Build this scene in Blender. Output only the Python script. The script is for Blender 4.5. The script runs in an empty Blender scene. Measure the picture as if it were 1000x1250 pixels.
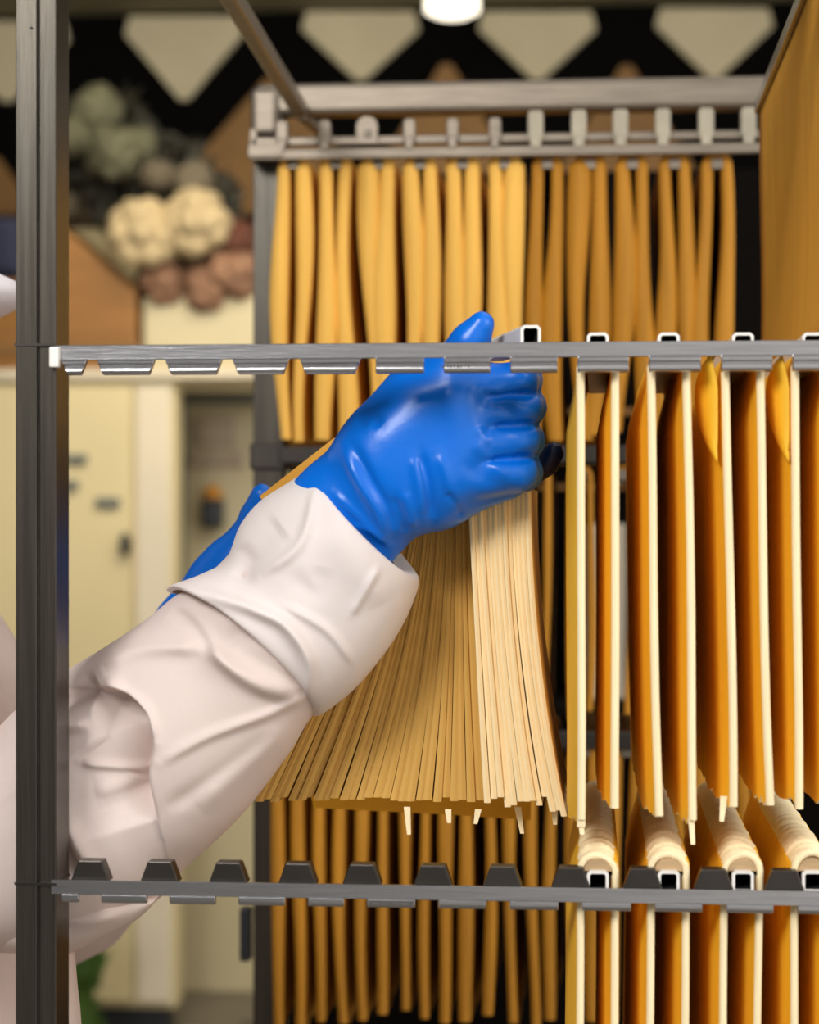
import bpy, bmesh, math, random
import numpy as np
from mathutils import Vector, Matrix

SC = bpy.context.scene
COL = SC.collection
rnd = random.Random(7)

# ------------------------------------------------------------------ camera
FPX = 2600.0                       # focal length in pixels of the 1000 x 1250 frame
CH = 1.48                          # camera height
CD = 1.30                          # camera to front of the rack
TH = math.atan(225.0 / FPX)        # camera turned slightly left of the rack's axis
cT, sT = math.cos(TH), math.sin(TH)
cam_d = bpy.data.cameras.new('camera')
cam = bpy.data.objects.new('camera', cam_d)
COL.objects.link(cam)
cam.location = (0, -CD, CH)
cam.rotation_euler = (math.pi / 2, 0, TH)
cam_d.sensor_fit = 'HORIZONTAL'
cam_d.sensor_width = 36.0
cam_d.lens = 36.0 * FPX / 1000.0
cam_d.clip_start = 0.05
cam_d.dof.use_dof = True
cam_d.dof.focus_distance = 1.44
cam_d.dof.aperture_fstop = 7.4
SC.camera = cam

SC.view_settings.view_transform = 'Standard'
SC.view_settings.look = 'None'
SC.view_settings.gamma = 1.0
SC.view_settings.use_curve_mapping = False
SC.view_settings.exposure = 0.0


def P(px, py, Y):
    """world point on the plane Y seen at a given place of the frame"""
    a = (px - 500.0) / FPX
    g = Y + CD
    X = g * (a * cT - sT) / (cT + a * sT)
    dep = -X * sT + g * cT
    return Vector((X, Y, CH + (625.0 - py) / FPX * dep))


def unproj(X, Y, Z):
    g = Y + CD
    dep = -X * sT + g * cT
    r = X * cT + g * sT
    return 500 + FPX * r / dep, 625 - FPX * (Z - CH) / dep


def lin(c):
    return tuple(((v / 255.0) / 12.92 if v / 255.0 <= 0.04045 else ((v / 255.0 + 0.055) / 1.055) ** 2.4) for v in c) + (1.0,)


# ------------------------------------------------------------------ world and lights
W = bpy.data.worlds.new('room_light')
SC.world = W
W.use_nodes = True
bg = W.node_tree.nodes['Background']
bg.inputs[0].default_value = (1.0, 0.95, 0.90, 1)
bg.inputs[1].default_value = 1.0
# added environment gradient, dark left to bright right, shading the steel rails
wt = W.node_tree
wtc = wt.nodes.new('ShaderNodeTexCoord')
wsp = wt.nodes.new('ShaderNodeSeparateXYZ')
wmr = wt.nodes.new('ShaderNodeMapRange')
wmr.inputs['From Min'].default_value = -0.20
wmr.inputs['From Max'].default_value = 0.18
wmr.inputs['To Min'].default_value = 0.07
wmr.inputs['To Max'].default_value = 1.10
wmr.interpolation_type = 'SMOOTHSTEP'
wt.links.new(wtc.outputs['Generated'], wsp.inputs[0])
wt.links.new(wsp.outputs['X'], wmr.inputs['Value'])
wt.links.new(wmr.outputs[0], bg.inputs[1])


def area(name, loc, target, size, power, color, sy=None):
    d = bpy.data.lights.new(name, 'AREA')
    d.energy = power
    d.color = color
    d.size = size
    if sy:
        d.shape = 'RECTANGLE'
        d.size_y = sy
    o = bpy.data.objects.new(name, d)
    COL.objects.link(o)
    o.location = loc
    o.rotation_euler = (Vector(target) - Vector(loc)).to_track_quat('-Z', 'Y').to_euler()
    return o


area('key_light', (-1.1, -2.3, 2.9), (0.05, 0.1, 1.42), 0.9, 68, (1.0, 0.97, 0.94))  # unseen key light added at front left for the folder faces
area('side_fill_light', (2.2, -1.6, 2.5), (0.05, 0.1, 1.42), 1.2, 26, (1.0, 0.97, 0.94))  # unseen fill light added from the right
area('hall_fill_light', (-0.6, 3.6, 3.1), (-0.6, 5.4, 1.0), 1.8, 74, (1.0, 0.90, 0.72))  # unseen fill light added to brighten the background


# ------------------------------------------------------------------ materials
def mat(name, col, rough=0.6, metal=0.0, var=0.0, scale=8.0, stretch=(1, 1, 1), bump=0.0, bscale=60.0, col2=None, coat=0.0, sss=0.0, spec=0.5, trans=None):
    m = bpy.data.materials.new(name)
    m.use_nodes = True
    nt = m.node_tree
    b = nt.nodes['Principled BSDF']
    b.inputs['Base Color'].default_value = lin(col)
    b.inputs['Roughness'].default_value = rough
    b.inputs['Metallic'].default_value = metal
    b.inputs['Specular IOR Level'].default_value = spec
    if coat:
        b.inputs['Coat Weight'].default_value = coat
        b.inputs['Coat Roughness'].default_value = 0.12
    if sss:
        b.inputs['Subsurface Weight'].default_value = sss
        b.inputs['Subsurface Radius'].default_value = (0.02, 0.012, 0.009)
        b.inputs['Subsurface Scale'].default_value = 0.3
    tc = nt.nodes.new('ShaderNodeTexCoord')
    mp = nt.nodes.new('ShaderNodeMapping')
    mp.inputs['Scale'].default_value = stretch
    nt.links.new(tc.outputs['Object'], mp.inputs['Vector'])
    if var > 0 or col2:
        n = nt.nodes.new('ShaderNodeTexNoise')
        n.inputs['Scale'].default_value = scale
        n.inputs['Detail'].default_value = 4
        nt.links.new(mp.outputs[0], n.inputs['Vector'])
        r = nt.nodes.new('ShaderNodeValToRGB')
        c1 = lin(col)
        if col2:
            c2 = lin(col2)
        else:
            c2 = tuple(max(0, v * (1 - var)) for v in c1[:3]) + (1,)
            c1 = tuple(min(1, v * (1 + var * 0.5)) for v in c1[:3]) + (1,)
        r.color_ramp.elements[0].position = 0.35
        r.color_ramp.elements[1].position = 0.65
        r.color_ramp.elements[0].color = c2
        r.color_ramp.elements[1].color = c1
        nt.links.new(n.outputs['Fac'], r.inputs[0])
        nt.links.new(r.outputs[0], b.inputs['Base Color'])
    if bump > 0:
        n2 = nt.nodes.new('ShaderNodeTexNoise')
        n2.inputs['Scale'].default_value = bscale
        n2.inputs['Detail'].default_value = 3
        nt.links.new(mp.outputs[0], n2.inputs['Vector'])
        bp = nt.nodes.new('ShaderNodeBump')
        bp.inputs['Strength'].default_value = bump
        bp.inputs['Distance'].default_value = 0.001
        nt.links.new(n2.outputs['Fac'], bp.inputs['Height'])
        nt.links.new(bp.outputs[0], b.inputs['Normal'])
    if trans:
        t = nt.nodes.new('ShaderNodeBsdfTranslucent')
        t.inputs[0].default_value = lin(trans[0])
        mx = nt.nodes.new('ShaderNodeMixShader')
        mx.inputs[0].default_value = trans[1]
        out = nt.nodes['Material Output']
        nt.links.new(b.outputs[0], mx.inputs[1])
        nt.links.new(t.outputs[0], mx.inputs[2])
        nt.links.new(mx.outputs[0], out.inputs['Surface'])
    return m


def emis(name, col, s):
    m = bpy.data.materials.new(name)
    m.use_nodes = True
    b = m.node_tree.nodes['Principled BSDF']
    b.inputs['Base Color'].default_value = lin(col)
    b.inputs['Emission Color'].default_value = lin(col)
    b.inputs['Emission Strength'].default_value = s
    return m


M = {}
M['steel_post'] = mat('dark brushed steel', (80, 76, 69), 0.34, 0.85, var=0.25, scale=6, stretch=(40, 40, 1.0), bump=0.15, bscale=30)
M['steel_rail'] = mat('bright brushed steel', (168, 168, 170), 0.26, 0.9, var=0.12, scale=8, stretch=(2, 60, 60), bump=0.12, bscale=20)
M['steel_dark'] = mat('dark steel tab', (70, 66, 62), 0.35, 0.8, var=0.2, scale=12)
M['steel_warm'] = mat('warm grey steel', (132, 122, 108), 0.42, 0.6, var=0.15, scale=10, stretch=(2, 20, 20))
M['hook_pale'] = mat('pale dull steel', (176, 168, 148), 0.6, 0.2, var=0.15, scale=30)
M['tube_white'] = mat('white enamelled tube', (236, 234, 228), 0.35, 0.1, var=0.04, scale=20)
M['hollow'] = mat('dark hollow', (22, 22, 26), 0.7)
M['orange'] = mat('orange card', (255, 194, 40), 0.62, var=0.10, scale=5, stretch=(6, 6, 0.8), bump=0.12, bscale=40)
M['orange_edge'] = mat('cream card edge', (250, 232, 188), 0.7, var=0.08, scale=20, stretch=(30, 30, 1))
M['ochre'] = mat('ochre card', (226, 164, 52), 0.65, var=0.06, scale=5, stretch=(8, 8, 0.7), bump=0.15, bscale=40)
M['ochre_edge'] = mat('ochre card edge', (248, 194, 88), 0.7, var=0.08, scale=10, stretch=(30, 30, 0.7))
M['ochre_dk'] = mat('shaded ochre card', (184, 124, 18), 0.7, var=0.18, scale=5, stretch=(8, 8, 0.7))  # darker copy of the ochre card, shade painted into its colour
M['ochre_dk_edge'] = mat('shaded ochre card edge', (190, 130, 22), 0.7, var=0.18, scale=8, stretch=(30, 30, 0.7))
M['tan'] = mat('tan paper', (214, 170, 88), 0.8, var=0.04, scale=6, stretch=(20, 20, 0.6), bump=0.02, bscale=50)
M['cream'] = mat('cream paper', (252, 228, 178), 0.75, var=0.03, scale=6, stretch=(20, 20, 0.6), bump=0.02, bscale=50)
M['glove'] = mat('blue nitrile', (0, 106, 214), 0.30, var=0.06, scale=18, bump=0.08, bscale=260, spec=0.38)
M['glove_dk'] = mat('shaded glove rubber', (14, 34, 80), 0.4, var=0.1, scale=10)  # glove blue with the shade painted in
M['gown'] = mat('white nonwoven gown', (238, 222, 216), 0.8, var=0.05, scale=14, bump=0.18, bscale=220, sss=0.12, trans=((250, 226, 214), 0.22))
M['cuff'] = mat('white gown cuff', (238, 228, 225), 0.75, var=0.05, scale=16, bump=0.16, bscale=240, sss=0.1, trans=((250, 236, 228), 0.16))
M['skin'] = mat('skin', (214, 164, 134), 0.5, var=0.08, scale=14, sss=0.15)
M['cap'] = mat('white cap', (232, 228, 234), 0.7, var=0.05, scale=14, bump=0.1)
M['trouser'] = mat('pale scrub trousers', (196, 204, 208), 0.8, var=0.08, scale=10)
M['shoe'] = mat('white clog', (226, 226, 222), 0.5)
M['eye'] = mat('eye', (240, 236, 230), 0.2)
M['iris'] = mat('iris', (60, 40, 28), 0.2)
M['ink'] = mat('dark ink', (40, 36, 32), 0.7)
M['card_block'] = mat('grey brown card', (186, 156, 116), 0.8, var=0.2, scale=30, stretch=(1, 1, 6))
# room
M['wall'] = mat('beige painted wall', (206, 190, 146), 0.8, var=0.06, scale=2)
M['wall_l'] = mat('dim grey wall', (120, 114, 98), 0.85, var=0.06, scale=2)
M['floor'] = mat('grey floor', (120, 112, 98), 0.5, var=0.1, scale=3)
M['ceil'] = mat('olive ceiling', (128, 120, 92), 0.8, var=0.05, scale=2)
M['black'] = mat('black frieze', (10, 9, 9), 0.95, var=0.1, scale=4, spec=0.05)
M['tri'] = mat('cream tile', (196, 186, 156), 0.7, var=0.05, scale=5)
M['tan_tile'] = mat('tan tile', (134, 98, 52), 0.7, var=0.12, scale=5)
M['wood'] = mat('ochre wood', (146, 100, 44), 0.55, var=0.15, scale=4, stretch=(1, 1, 8))
M['cabinet'] = mat('ivory cabinet', (222, 206, 160), 0.5, var=0.04, scale=3)
M['cabinet2'] = mat('greyish ivory cabinet', (200, 188, 152), 0.5, var=0.04, scale=3)
M['grey'] = mat('blue grey trim', (112, 116, 108), 0.5)
M['mauve'] = mat('mauve grey panel', (176, 160, 138), 0.6)
M['charcoal'] = mat('charcoal plastic', (34, 38, 44), 0.45)
M['dkback'] = mat('dark backing', (14, 10, 7), 0.9, var=0.2, scale=4, spec=0.1)  # near black, stands for the darkness behind the folders
M['pale'] = mat('pale board', (226, 214, 190), 0.7, var=0.04, scale=4)
M['amber'] = mat('amber plastic', (206, 140, 40), 0.4)
M['leaf'] = mat('green leaf', (74, 104, 36), 0.6, var=0.25, scale=10)
M['leafdk'] = mat('dark olive leaf', (44, 42, 30), 0.7, var=0.25, scale=10)
M['bloom_olive'] = mat('olive green bloom', (92, 90, 68), 0.8, var=0.25, scale=14)
M['bloom_cream'] = mat('cream bloom', (184, 164, 126), 0.8, var=0.10, scale=14)
M['bloom_grey'] = mat('grey bloom', (104, 94, 76), 0.8, var=0.2, scale=14)
M['bloom_rose'] = mat('dusty rose bloom', (140, 104, 80), 0.8, var=0.25, scale=14)
M['bloom_red'] = mat('rust red bloom', (92, 50, 32), 0.8, var=0.25, scale=14)
M['navy'] = mat('navy cloth', (6, 16, 44), 0.8)
M['lamp'] = emis('lamp diffuser', (255, 246, 224), 2.2)


# ------------------------------------------------------------------ mesh helpers
def link(name, me, parent=None):
    o = bpy.data.objects.new(name, me)
    COL.objects.link(o)
    if parent is not None:
        o.parent = parent
        # parents are unrotated empties / meshes: keep world coordinates
        q, off = parent, Vector((0, 0, 0))
        while q is not None:
            off += q.location
            q = q.parent
        o.location = -off
    return o


def tag(o, label=None, cat=None, group=None, kind=None):
    if label: o['label'] = label
    if cat: o['category'] = cat
    if group: o['group'] = group
    if kind: o['kind'] = kind
    return o


def thing(name, loc, label, cat, group=None):
    o = bpy.data.objects.new(name, None)
    o.empty_display_size = 0.05
    COL.objects.link(o)
    o.location = loc
    return tag(o, label, cat, group)


class MB:
    def __init__(s):
        s.v, s.f, s.m, s.s = [], [], [], []

    def add(s, vs, fs, mi=0, smooth=False):
        b = len(s.v)
        s.v += [tuple(v) for v in vs]
        for f in fs:
            s.f.append(tuple(i + b for i in f))
            s.m.append(mi)
            s.s.append(smooth)
        return s

    def box(s, x0, x1, y0, y1, z0, z1, mi=0):
        vs = [(x, y, z) for x in (x0, x1) for y in (y0, y1) for z in (z0, z1)]
        return s.add(vs, [(0, 1, 3, 2), (4, 6, 7, 5), (0, 4, 5, 1), (2, 3, 7, 6), (0, 2, 6, 4), (1, 5, 7, 3)], mi)

    def prism(s, outline, axis, a, b, mi=0, smooth=False):
        """outline of 2-D points extruded along axis from a to b"""
        n = len(outline)
        def mk(p, t):
            return {'x': (t, p[0], p[1]), 'y': (p[0], t, p[1]), 'z': (p[0], p[1], t)}[axis]
        vs = [mk(p, a) for p in outline] + [mk(p, b) for p in outline]
        fs = [(i, (i + 1) % n, (i + 1) % n + n, i + n) for i in range(n)]
        s.add(vs, fs, mi, smooth)
        s.add(vs, [tuple(range(n - 1, -1, -1)), tuple(range(n, 2 * n))], mi)
        return s

    def grid(s, pts, mi=0, smooth=True, flip=False, closed=False):
        ni, nj = len(pts), len(pts[0])
        vs = [p for row in pts for p in row]
        fs = []
        for i in range(ni - 1):
            for j in range(nj if closed else nj - 1):
                q = (i * nj + j, i * nj + (j + 1) % nj, (i + 1) * nj + (j + 1) % nj, (i + 1) * nj + j)
                fs.append(q[::-1] if flip else q)
        return s.add(vs, fs, mi, smooth)

    def tube(s, path, rad, n=12, mi=0, cap=True):
        path = [Vector(p) for p in path]
        rings = []
        for i, p in enumerate(path):
            t = (path[min(i + 1, len(path) - 1)] - path[max(i - 1, 0)]).normalized()
            u = t.cross(Vector((0.3, 0.2, 1))).normalized()
            w = t.cross(u)
            r = rad[i] if isinstance(rad, (list, tuple)) else rad
            rings.append([p + u * r * math.cos(2 * math.pi * k / n) + w * r * math.sin(2 * math.pi * k / n) for k in range(n)])
        s.grid(rings, mi, True, closed=True)
        if cap:
            s.add(rings[0], [tuple(range(n))], mi)
            s.add(rings[-1], [tuple(range(n - 1, -1, -1))], mi)
        return s

    def ball(s, c, r, mi=0, n=12, noise=0.0, rg=None):
        c = Vector(c)
        r = r if hasattr(r, '__len__') else (r, r, r)
        rows = []
        for i in range(n + 1):
            ph = math.pi * i / n
            row = []
            for j in range(n * 2):
                a = math.pi * j / n
                k = 1 + (rg.uniform(-noise, noise) if rg and 0 < i < n else 0)
                row.append(c + Vector((r[0] * k * math.sin(ph) * math.cos(a), r[1] * k * math.sin(ph) * math.sin(a), r[2] * k * math.cos(ph))))
            rows.append(row)
        return s.grid(rows, mi, True, closed=True)

    def build(s, name, mats, parent=None, bevel=0.0, seg=2, solid=0.0, recalc=True, sub=0):
        me = bpy.data.meshes.new(name)
        me.from_pydata(s.v, [], s.f)
        if not isinstance(mats, (list, tuple)):
            mats = [mats]
        for m in mats:
            me.materials.append(m)
        me.polygons.foreach_set('material_index', s.m)
        me.polygons.foreach_set('use_smooth', s.s)
        me.update()
        if recalc or bevel > 0:
            bm = bmesh.new()
            bm.from_mesh(me)
            bmesh.ops.remove_doubles(bm, verts=bm.verts, dist=1e-6)
            bmesh.ops.recalc_face_normals(bm, faces=bm.faces)
            if bevel > 0:
                ed = [e for e in bm.edges if len(e.link_faces) == 2 and e.calc_face_angle(0) > 0.5]
                bmesh.ops.bevel(bm, geom=ed, offset=bevel, segments=seg, affect='EDGES', profile=0.5, clamp_overlap=True)
            bm.to_mesh(me)
            bm.free()
        o = link(name, me, parent)
        if solid:
            md = o.modifiers.new('thickness', 'SOLIDIFY')
            md.thickness = solid
            md.offset = 0
        if sub:
            md = o.modifiers.new('smooth', 'SUBSURF')
            md.levels = md.render_levels = sub
        return o


def smin(a, b, k):
    h = np.clip(0.5 + 0.5 * (b - a) / k, 0, 1)
    return b * (1 - h) + a * h - k * h * (1 - h)


class SDF:
    """smooth union of tapered capsules and ellipsoids, meshed as one continuous surface"""
    def __init__(s, lo, hi, h):
        s.lo, s.h = np.array(lo, float), h
        n = np.ceil((np.array(hi) - s.lo) / h).astype(int) + 1
        ax = [s.lo[i] + h * np.arange(n[i]) for i in range(3)]
        s.X, s.Y, s.Z = np.meshgrid(*ax, indexing='ij')
        s.F = np.full(n, 10.0)

    def capd(s, a, b, ra, rb, sq=(1, 1, 1)):
        a, b = np.array(a, float), np.array(b, float)
        d = b - a
        L2 = max(float(d @ d), 1e-12)
        t = np.clip(((s.X - a[0]) * d[0] + (s.Y - a[1]) * d[1] + (s.Z - a[2]) * d[2]) / L2, 0, 1)
        return np.sqrt(((s.X - a[0] - t * d[0]) / sq[0]) ** 2 + ((s.Y - a[1] - t * d[1]) / sq[1]) ** 2 + ((s.Z - a[2] - t * d[2]) / sq[2]) ** 2) - (ra + (rb - ra) * t)

    def cap(s, a, b, ra, rb=None, k=0.006, sq=(1, 1, 1)):
        s.F = smin(s.F, s.capd(a, b, ra, ra if rb is None else rb, sq), k)
        return s

    def chain(s, pts, rads, k=0.006, kin=0.003, sq=(1, 1, 1)):
        f = None
        for i in range(len(pts) - 1):
            d = s.capd(pts[i], pts[i + 1], rads[i], rads[i + 1], sq)
            f = d if f is None else smin(f, d, kin)
        s.F = smin(s.F, f, k)
        return s

    def cut(s, a, b, ra, rb, k=0.004):
        s.F = -smin(-s.F, s.capd(a, b, ra, rb), k)
        return s

    def mesh(s, relax=2):
        F, h = s.F, s.h
        nx, ny, nz = F.shape
        acc = np.zeros((nx - 1, ny - 1, nz - 1, 3))
        cnt = np.zeros((nx - 1, ny - 1, nz - 1))
        for ax in range(3):
            o = [a for a in range(3) if a != ax]
            for p in (0, 1):
                for q in (0, 1):
                    s0 = [None] * 3
                    s1 = [None] * 3
                    s0[ax], s1[ax] = slice(0, -1), slice(1, None)
                    s0[o[0]] = s1[o[0]] = slice(p, (F.shape[o[0]] - 1 + p))
                    s0[o[1]] = s1[o[1]] = slice(q, (F.shape[o[1]] - 1 + q))
                    A, B = F[tuple(s0)], F[tuple(s1)]
                    c = (A < 0) != (B < 0)
                    t = np.where(c, A / np.where(c, A - B, 1), 0)
                    cnt += c
                    acc[..., ax] += np.where(c, t, 0)
                    acc[..., o[0]] += c * p
                    acc[..., o[1]] += c * q
        act = cnt > 0
        idx = -np.ones(act.shape, int)
        ii = np.argwhere(act)
        idx[act] = np.arange(len(ii))
        V = s.lo + h * (ii + acc[act] / cnt[act][:, None])
        faces = []
        for ax in range(3):
            o = [a for a in range(3) if a != ax]
            s0 = [slice(1, -1)] * 3
            s1 = [slice(1, -1)] * 3
            s0[ax], s1[ax] = slice(0, -1), slice(1, None)
            A, B = F[tuple(s0)], F[tuple(s1)]
            cr = np.argwhere((A < 0) != (B < 0))
            if len(cr) == 0:
                continue
            sg = (A < 0)[tuple(cr.T)]
            c = cr.copy()
            c[:, o[0]] += 1
            c[:, o[1]] += 1
            def at(p, q):
                d = c.copy()
                d[:, o[0]] -= p
                d[:, o[1]] -= q
                return idx[tuple(d.T)]
            q4 = np.stack([at(0, 0), at(1, 0), at(1, 1), at(0, 1)], 1)
            flip = sg if ax != 1 else ~sg
            q4[~flip] = q4[~flip][:, ::-1]
            faces.append(q4)
        Fc = np.concatenate(faces)
        # light relaxation
        E = np.concatenate([Fc[:, [0, 1]], Fc[:, [1, 2]], Fc[:, [2, 3]], Fc[:, [3, 0]]])
        for _ in range(relax):
            S = np.zeros_like(V)
            C = np.zeros(len(V))
            np.add.at(S, E[:, 0], V[E[:, 1]])
            np.add.at(C, E[:, 0], 1)
            V = 0.5 * V + 0.5 * S / C[:, None]
        return V, Fc


def vnormals(V, Fc):
    n = np.cross(V[Fc[:, 2]] - V[Fc[:, 0]], V[Fc[:, 3]] - V[Fc[:, 1]])
    N = np.zeros_like(V)
    for k in range(4):
        np.add.at(N, Fc[:, k], n)
    return N / np.maximum(np.linalg.norm(N, axis=1), 1e-12)[:, None]


def ridge_field(V, ridges):
    """creases of cloth and rubber: polylines on the near face; returns a height per vertex"""
    px, py = unproj(V[:, 0], V[:, 1], V[:, 2])
    out = np.zeros(len(V))
    for rd_ in ridges:
        pts, hgt, wid = rd_[:3]
        if len(pts) > 2:                      # round the corners of the line
            A_ = np.array([pts[0]] + list(pts) + [pts[-1]], float)
            fine = []
            for i in range(1, len(A_) - 2):
                for t in np.linspace(0, 1, 6, endpoint=False):
                    a, b, c, d = A_[i - 1], A_[i], A_[i + 1], A_[i + 2]
                    fine.append(0.5 * (2 * b + (c - a) * t + (2 * a - 5 * b + 4 * c - d) * t * t + (3 * b - a - 3 * c + d) * t ** 3))
            pts = fine + [A_[-1]]
        best = np.full(len(V), 1e9)
        tt = np.zeros(len(V))
        n = len(pts) - 1
        for i in range(n):
            a, b = np.array(pts[i], float), np.array(pts[i + 1], float)
            d = b - a
            t = np.clip(((px - a[0]) * d[0] + (py - a[1]) * d[1]) / (d @ d), 0, 1)
            dist = np.hypot(px - a[0] - t * d[0], py - a[1] - t * d[1])
            m = dist < best
            best = np.where(m, dist, best)
            tt = np.where(m, (i + t) / n, tt)
        if len(rd_) > 3:                      # a lapped fold: only one side of the line drops
            cr_ = np.zeros(len(V))
            bd = np.full(len(V), 1e9)
            for i in range(n):
                a, b = np.array(pts[i], float), np.array(pts[i + 1], float)
                d = b - a
                t = np.clip(((px - a[0]) * d[0] + (py - a[1]) * d[1]) / (d @ d), 0, 1)
                dist = np.hypot(px - a[0] - t * d[0], py - a[1] - t * d[1])
                c_ = d[0] * (py - a[1]) - d[1] * (px - a[0])
                m = dist < bd - 1e-9
                bd = np.where(m, dist, bd)
                cr_ = np.where(m, c_, cr_)
            taper_ = np.clip(np.sin(np.pi * np.clip(tt, 0.02, 0.98)) * 2.2, 0, 1)
            out += hgt * np.exp(-best / wid) / (1 + np.exp(np.clip(-np.sign(cr_ * rd_[3]) * best / 1.2, -40, 40))) * taper_
            continue
        taper = np.clip(np.sin(np.pi * np.clip(tt, 0.04, 0.96)) * 1.6, 0, 1)
        out += hgt * np.exp(-(best / wid) ** 2) * taper
    return out


def np_mesh(name, V, Fc, m, parent=None):
    me = bpy.data.meshes.new(name)
    me.from_pydata(V.tolist(), [], Fc.tolist())
    me.materials.append(m)
    me.polygons.foreach_set('use_smooth', [True] * len(me.polygons))
    me.update()
    return link(name, me, parent)


# ------------------------------------------------------------------ the room
def struct(name, mb, m):
    o = mb.build(name, m)
    o['kind'] = 'structure'
    return o


WY = 6.0
struct('floor', MB().box(-5, 4.2, -4.2, WY, -0.06, 0), M['floor'])
struct('wall_back', MB().box(-5, 4.2, WY, WY + 0.1, 0, 3.3), M['wall'])
struct('ceiling', MB().box(-5, 4.2, 2.2, WY, 3.2, 3.3), M['ceil'])
struct('wall_left', MB().box(-5.1, -5, -4.2, WY, 0, 3.3), M['wall_l'])
# frieze: a black band with cream and tan tiles standing proud of the wall
pa, pb = P(-300, 14, WY - 0.05), P(1250, 262, WY - 0.05)
struct('trim_1', MB().box(-4.9, 3.0, WY - 0.05, WY, pb.z, pa.z), M['black'])


def tri_tile(name, pts, m, label, group):
    q = [P(x, y, WY - 0.075) for x, y in pts]
    o = MB().prism([(p.x, p.z) for p in q], 'y', WY - 0.08, WY - 0.05).build(name, m, bevel=0.004)
    return tag(o, label, 'wall tile', group)


def cream_tri(cx, top, bot, w, label):
    tri_tile('cream_wall_tile', [(cx - w, top), (cx + w, top), (cx + w + 6, top + 22), (cx + 5, bot), (cx - 5, bot), (cx - w - 6, top + 22)], M['tri'], label, 'cream triangle tiles on the black frieze')


cream_tri(8, 26, 124, 70, 'cream triangle wall tile beside the tall dark steel post, leftmost of the row')
cream_tri(224, 20, 122, 66, 'cream triangle wall tile above the flower clusters, left of the slanting steel beam')
cream_tri(440, 14, 98, 66, 'cream triangle wall tile just right of the slanting steel beam')
cream_tri(656, 14, 98, 66, 'cream triangle wall tile just right of the round ceiling lamp')
cream_tri(872, 10, 96, 66, 'cream triangle wall tile beside the tall ochre folder at upper right')


def tan_tri(cx, top, bot, w, label):
    tri_tile('tan_wall_tile', [(cx - 6, top), (cx + 6, top), (cx + w, bot), (cx - w, bot)], M['tan_tile'], label, 'tan triangle tiles on the black frieze')


tan_tri(330, 96, 262, 150, 'tan triangle wall tile behind the back corner of the rack')
tan_tri(545, 78, 262, 118, 'tan triangle wall tile behind the middle of the top back rail')
tan_tri(765, 80, 262, 118, 'tan triangle wall tile behind the right part of the top back rail')
tan_tri(-10, 190, 262, 60, 'tan triangle wall tile at the left edge behind the tall dark steel post')

# ceiling lamp
c = P(552, -16, 5.2)
lamp = thing('ceiling_lamp', (c.x, 5.2, 3.2), 'glowing round white ceiling lamp at the top of the scene', 'lamp')
MB().tube([(c.x, 5.2, 3.2), (c.x, 5.2, 3.17)], 0.05, 20).build('lamp_base', M['grey'], lamp)
zc = P(552, 6, 5.2).z
MB().tube([(c.x, 5.2, 3.17), (c.x, 5.2, zc + 0.03)], 0.012, 10).build('lamp_stem', M['grey'], lamp)
MB().tube([(c.x, 5.2, zc + 0.035), (c.x, 5.2, zc + 0.02), (c.x, 5.2, zc - 0.02), (c.x, 5.2, zc - 0.035)], [0.06, 0.082, 0.082, 0.05], 24).build('lamp_shade', M['lamp'], lamp)


def pbox(mb, x0, y0, x1, y1, Y, dep, mi=0):
    a, b = P(x0, y0, Y), P(x1, y1, Y)
    return mb.box(min(a.x, b.x), max(a.x, b.x), Y, Y + dep, min(a.z, b.z), max(a.z, b.z), mi)


# tall ivory locker and control cabinet behind the arm
YB = 4.6
a = P(40, 440, YB)
lock = thing('storage_locker', (P(120, 900, YB).x, YB, 0), 'tall ivory storage locker seen out of focus behind the white sleeve', 'cabinet')
x0, x1 = P(-30, 900, YB).x, P(212, 900, YB).x
zt = P(0, 462, 4.6).z
MB().box(x0, x1, YB + 0.02, YB + 0.13, 0.08, zt).build('body', M['cabinet'], lock, bevel=0.008)
MB().box(x0 + 0.02, x1 - 0.02, YB + 0.03, YB + 0.12, 0.0, 0.08).build('plinth', M['charcoal'], lock)
xd = P(163, 900, YB).x
d1 = MB().box(x0 + 0.01, xd - 0.006, YB, YB + 0.02, 0.1, zt - 0.02).build('door', M['cabinet'], lock, bevel=0.005)
d2 = MB().box(xd + 0.006, x1 - 0.01, YB, YB + 0.02, 0.1, zt - 0.02).build('door', M['pale'], lock, bevel=0.005)
k = P(155, 664, YB)
MB().ball((k.x, YB - 0.02, k.z), (0.016, 0.025, 0.034)).build('knob', M['charcoal'], d1)
for (hx, hy, w_) in ((82, 560, 0.06), (76, 592, 0.05), (133, 613, 0.035)):
    k = P(hx, hy, YB)
    MB().box(k.x - w_, k.x + w_, YB - 0.018, YB, k.z - 0.014, k.z + 0.014).build('hinge', M['grey'], d1, bevel=0.006)

YC = 5.16
cab = thing('control_cabinet', (P(265, 900, YC).x, YC, 0), 'pale control cabinet with a grey display panel left of the rear rack post', 'cabinet')
x0, x1 = P(214, 900, YC).x, P(420, 900, YC).x
zt = P(0, 478, YC).z
MB().box(x0, x1, YC + 0.01, YC + 0.5, 0.0, zt).build('body', M['cabinet2'], cab, bevel=0.01)
m_ = MB(); pbox(m_, 214, 480, 226, 720, YC - 0.02, 0.03); pbox(m_, 214, 478, 420, 492, YC - 0.02, 0.03); m_.build('frame', M['grey'], cab, bevel=0.004)
m_ = MB(); pbox(m_, 238, 510, 286, 545, YC - 0.01, 0.02); m_.build('display_panel', M['mauve'], cab, bevel=0.004)
m_ = MB(); pbox(m_, 230, 553, 296, 570, YC - 0.01, 0.02); m_.build('label_strip', M['mauve'], cab, bevel=0.003)
k = P(262, 622, YC)
disp = thing('soap_dispenser', (k.x, YC, k.z - 0.05), 'small black dispenser with an amber top mounted on the pale control cabinet', 'dispenser')
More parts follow.
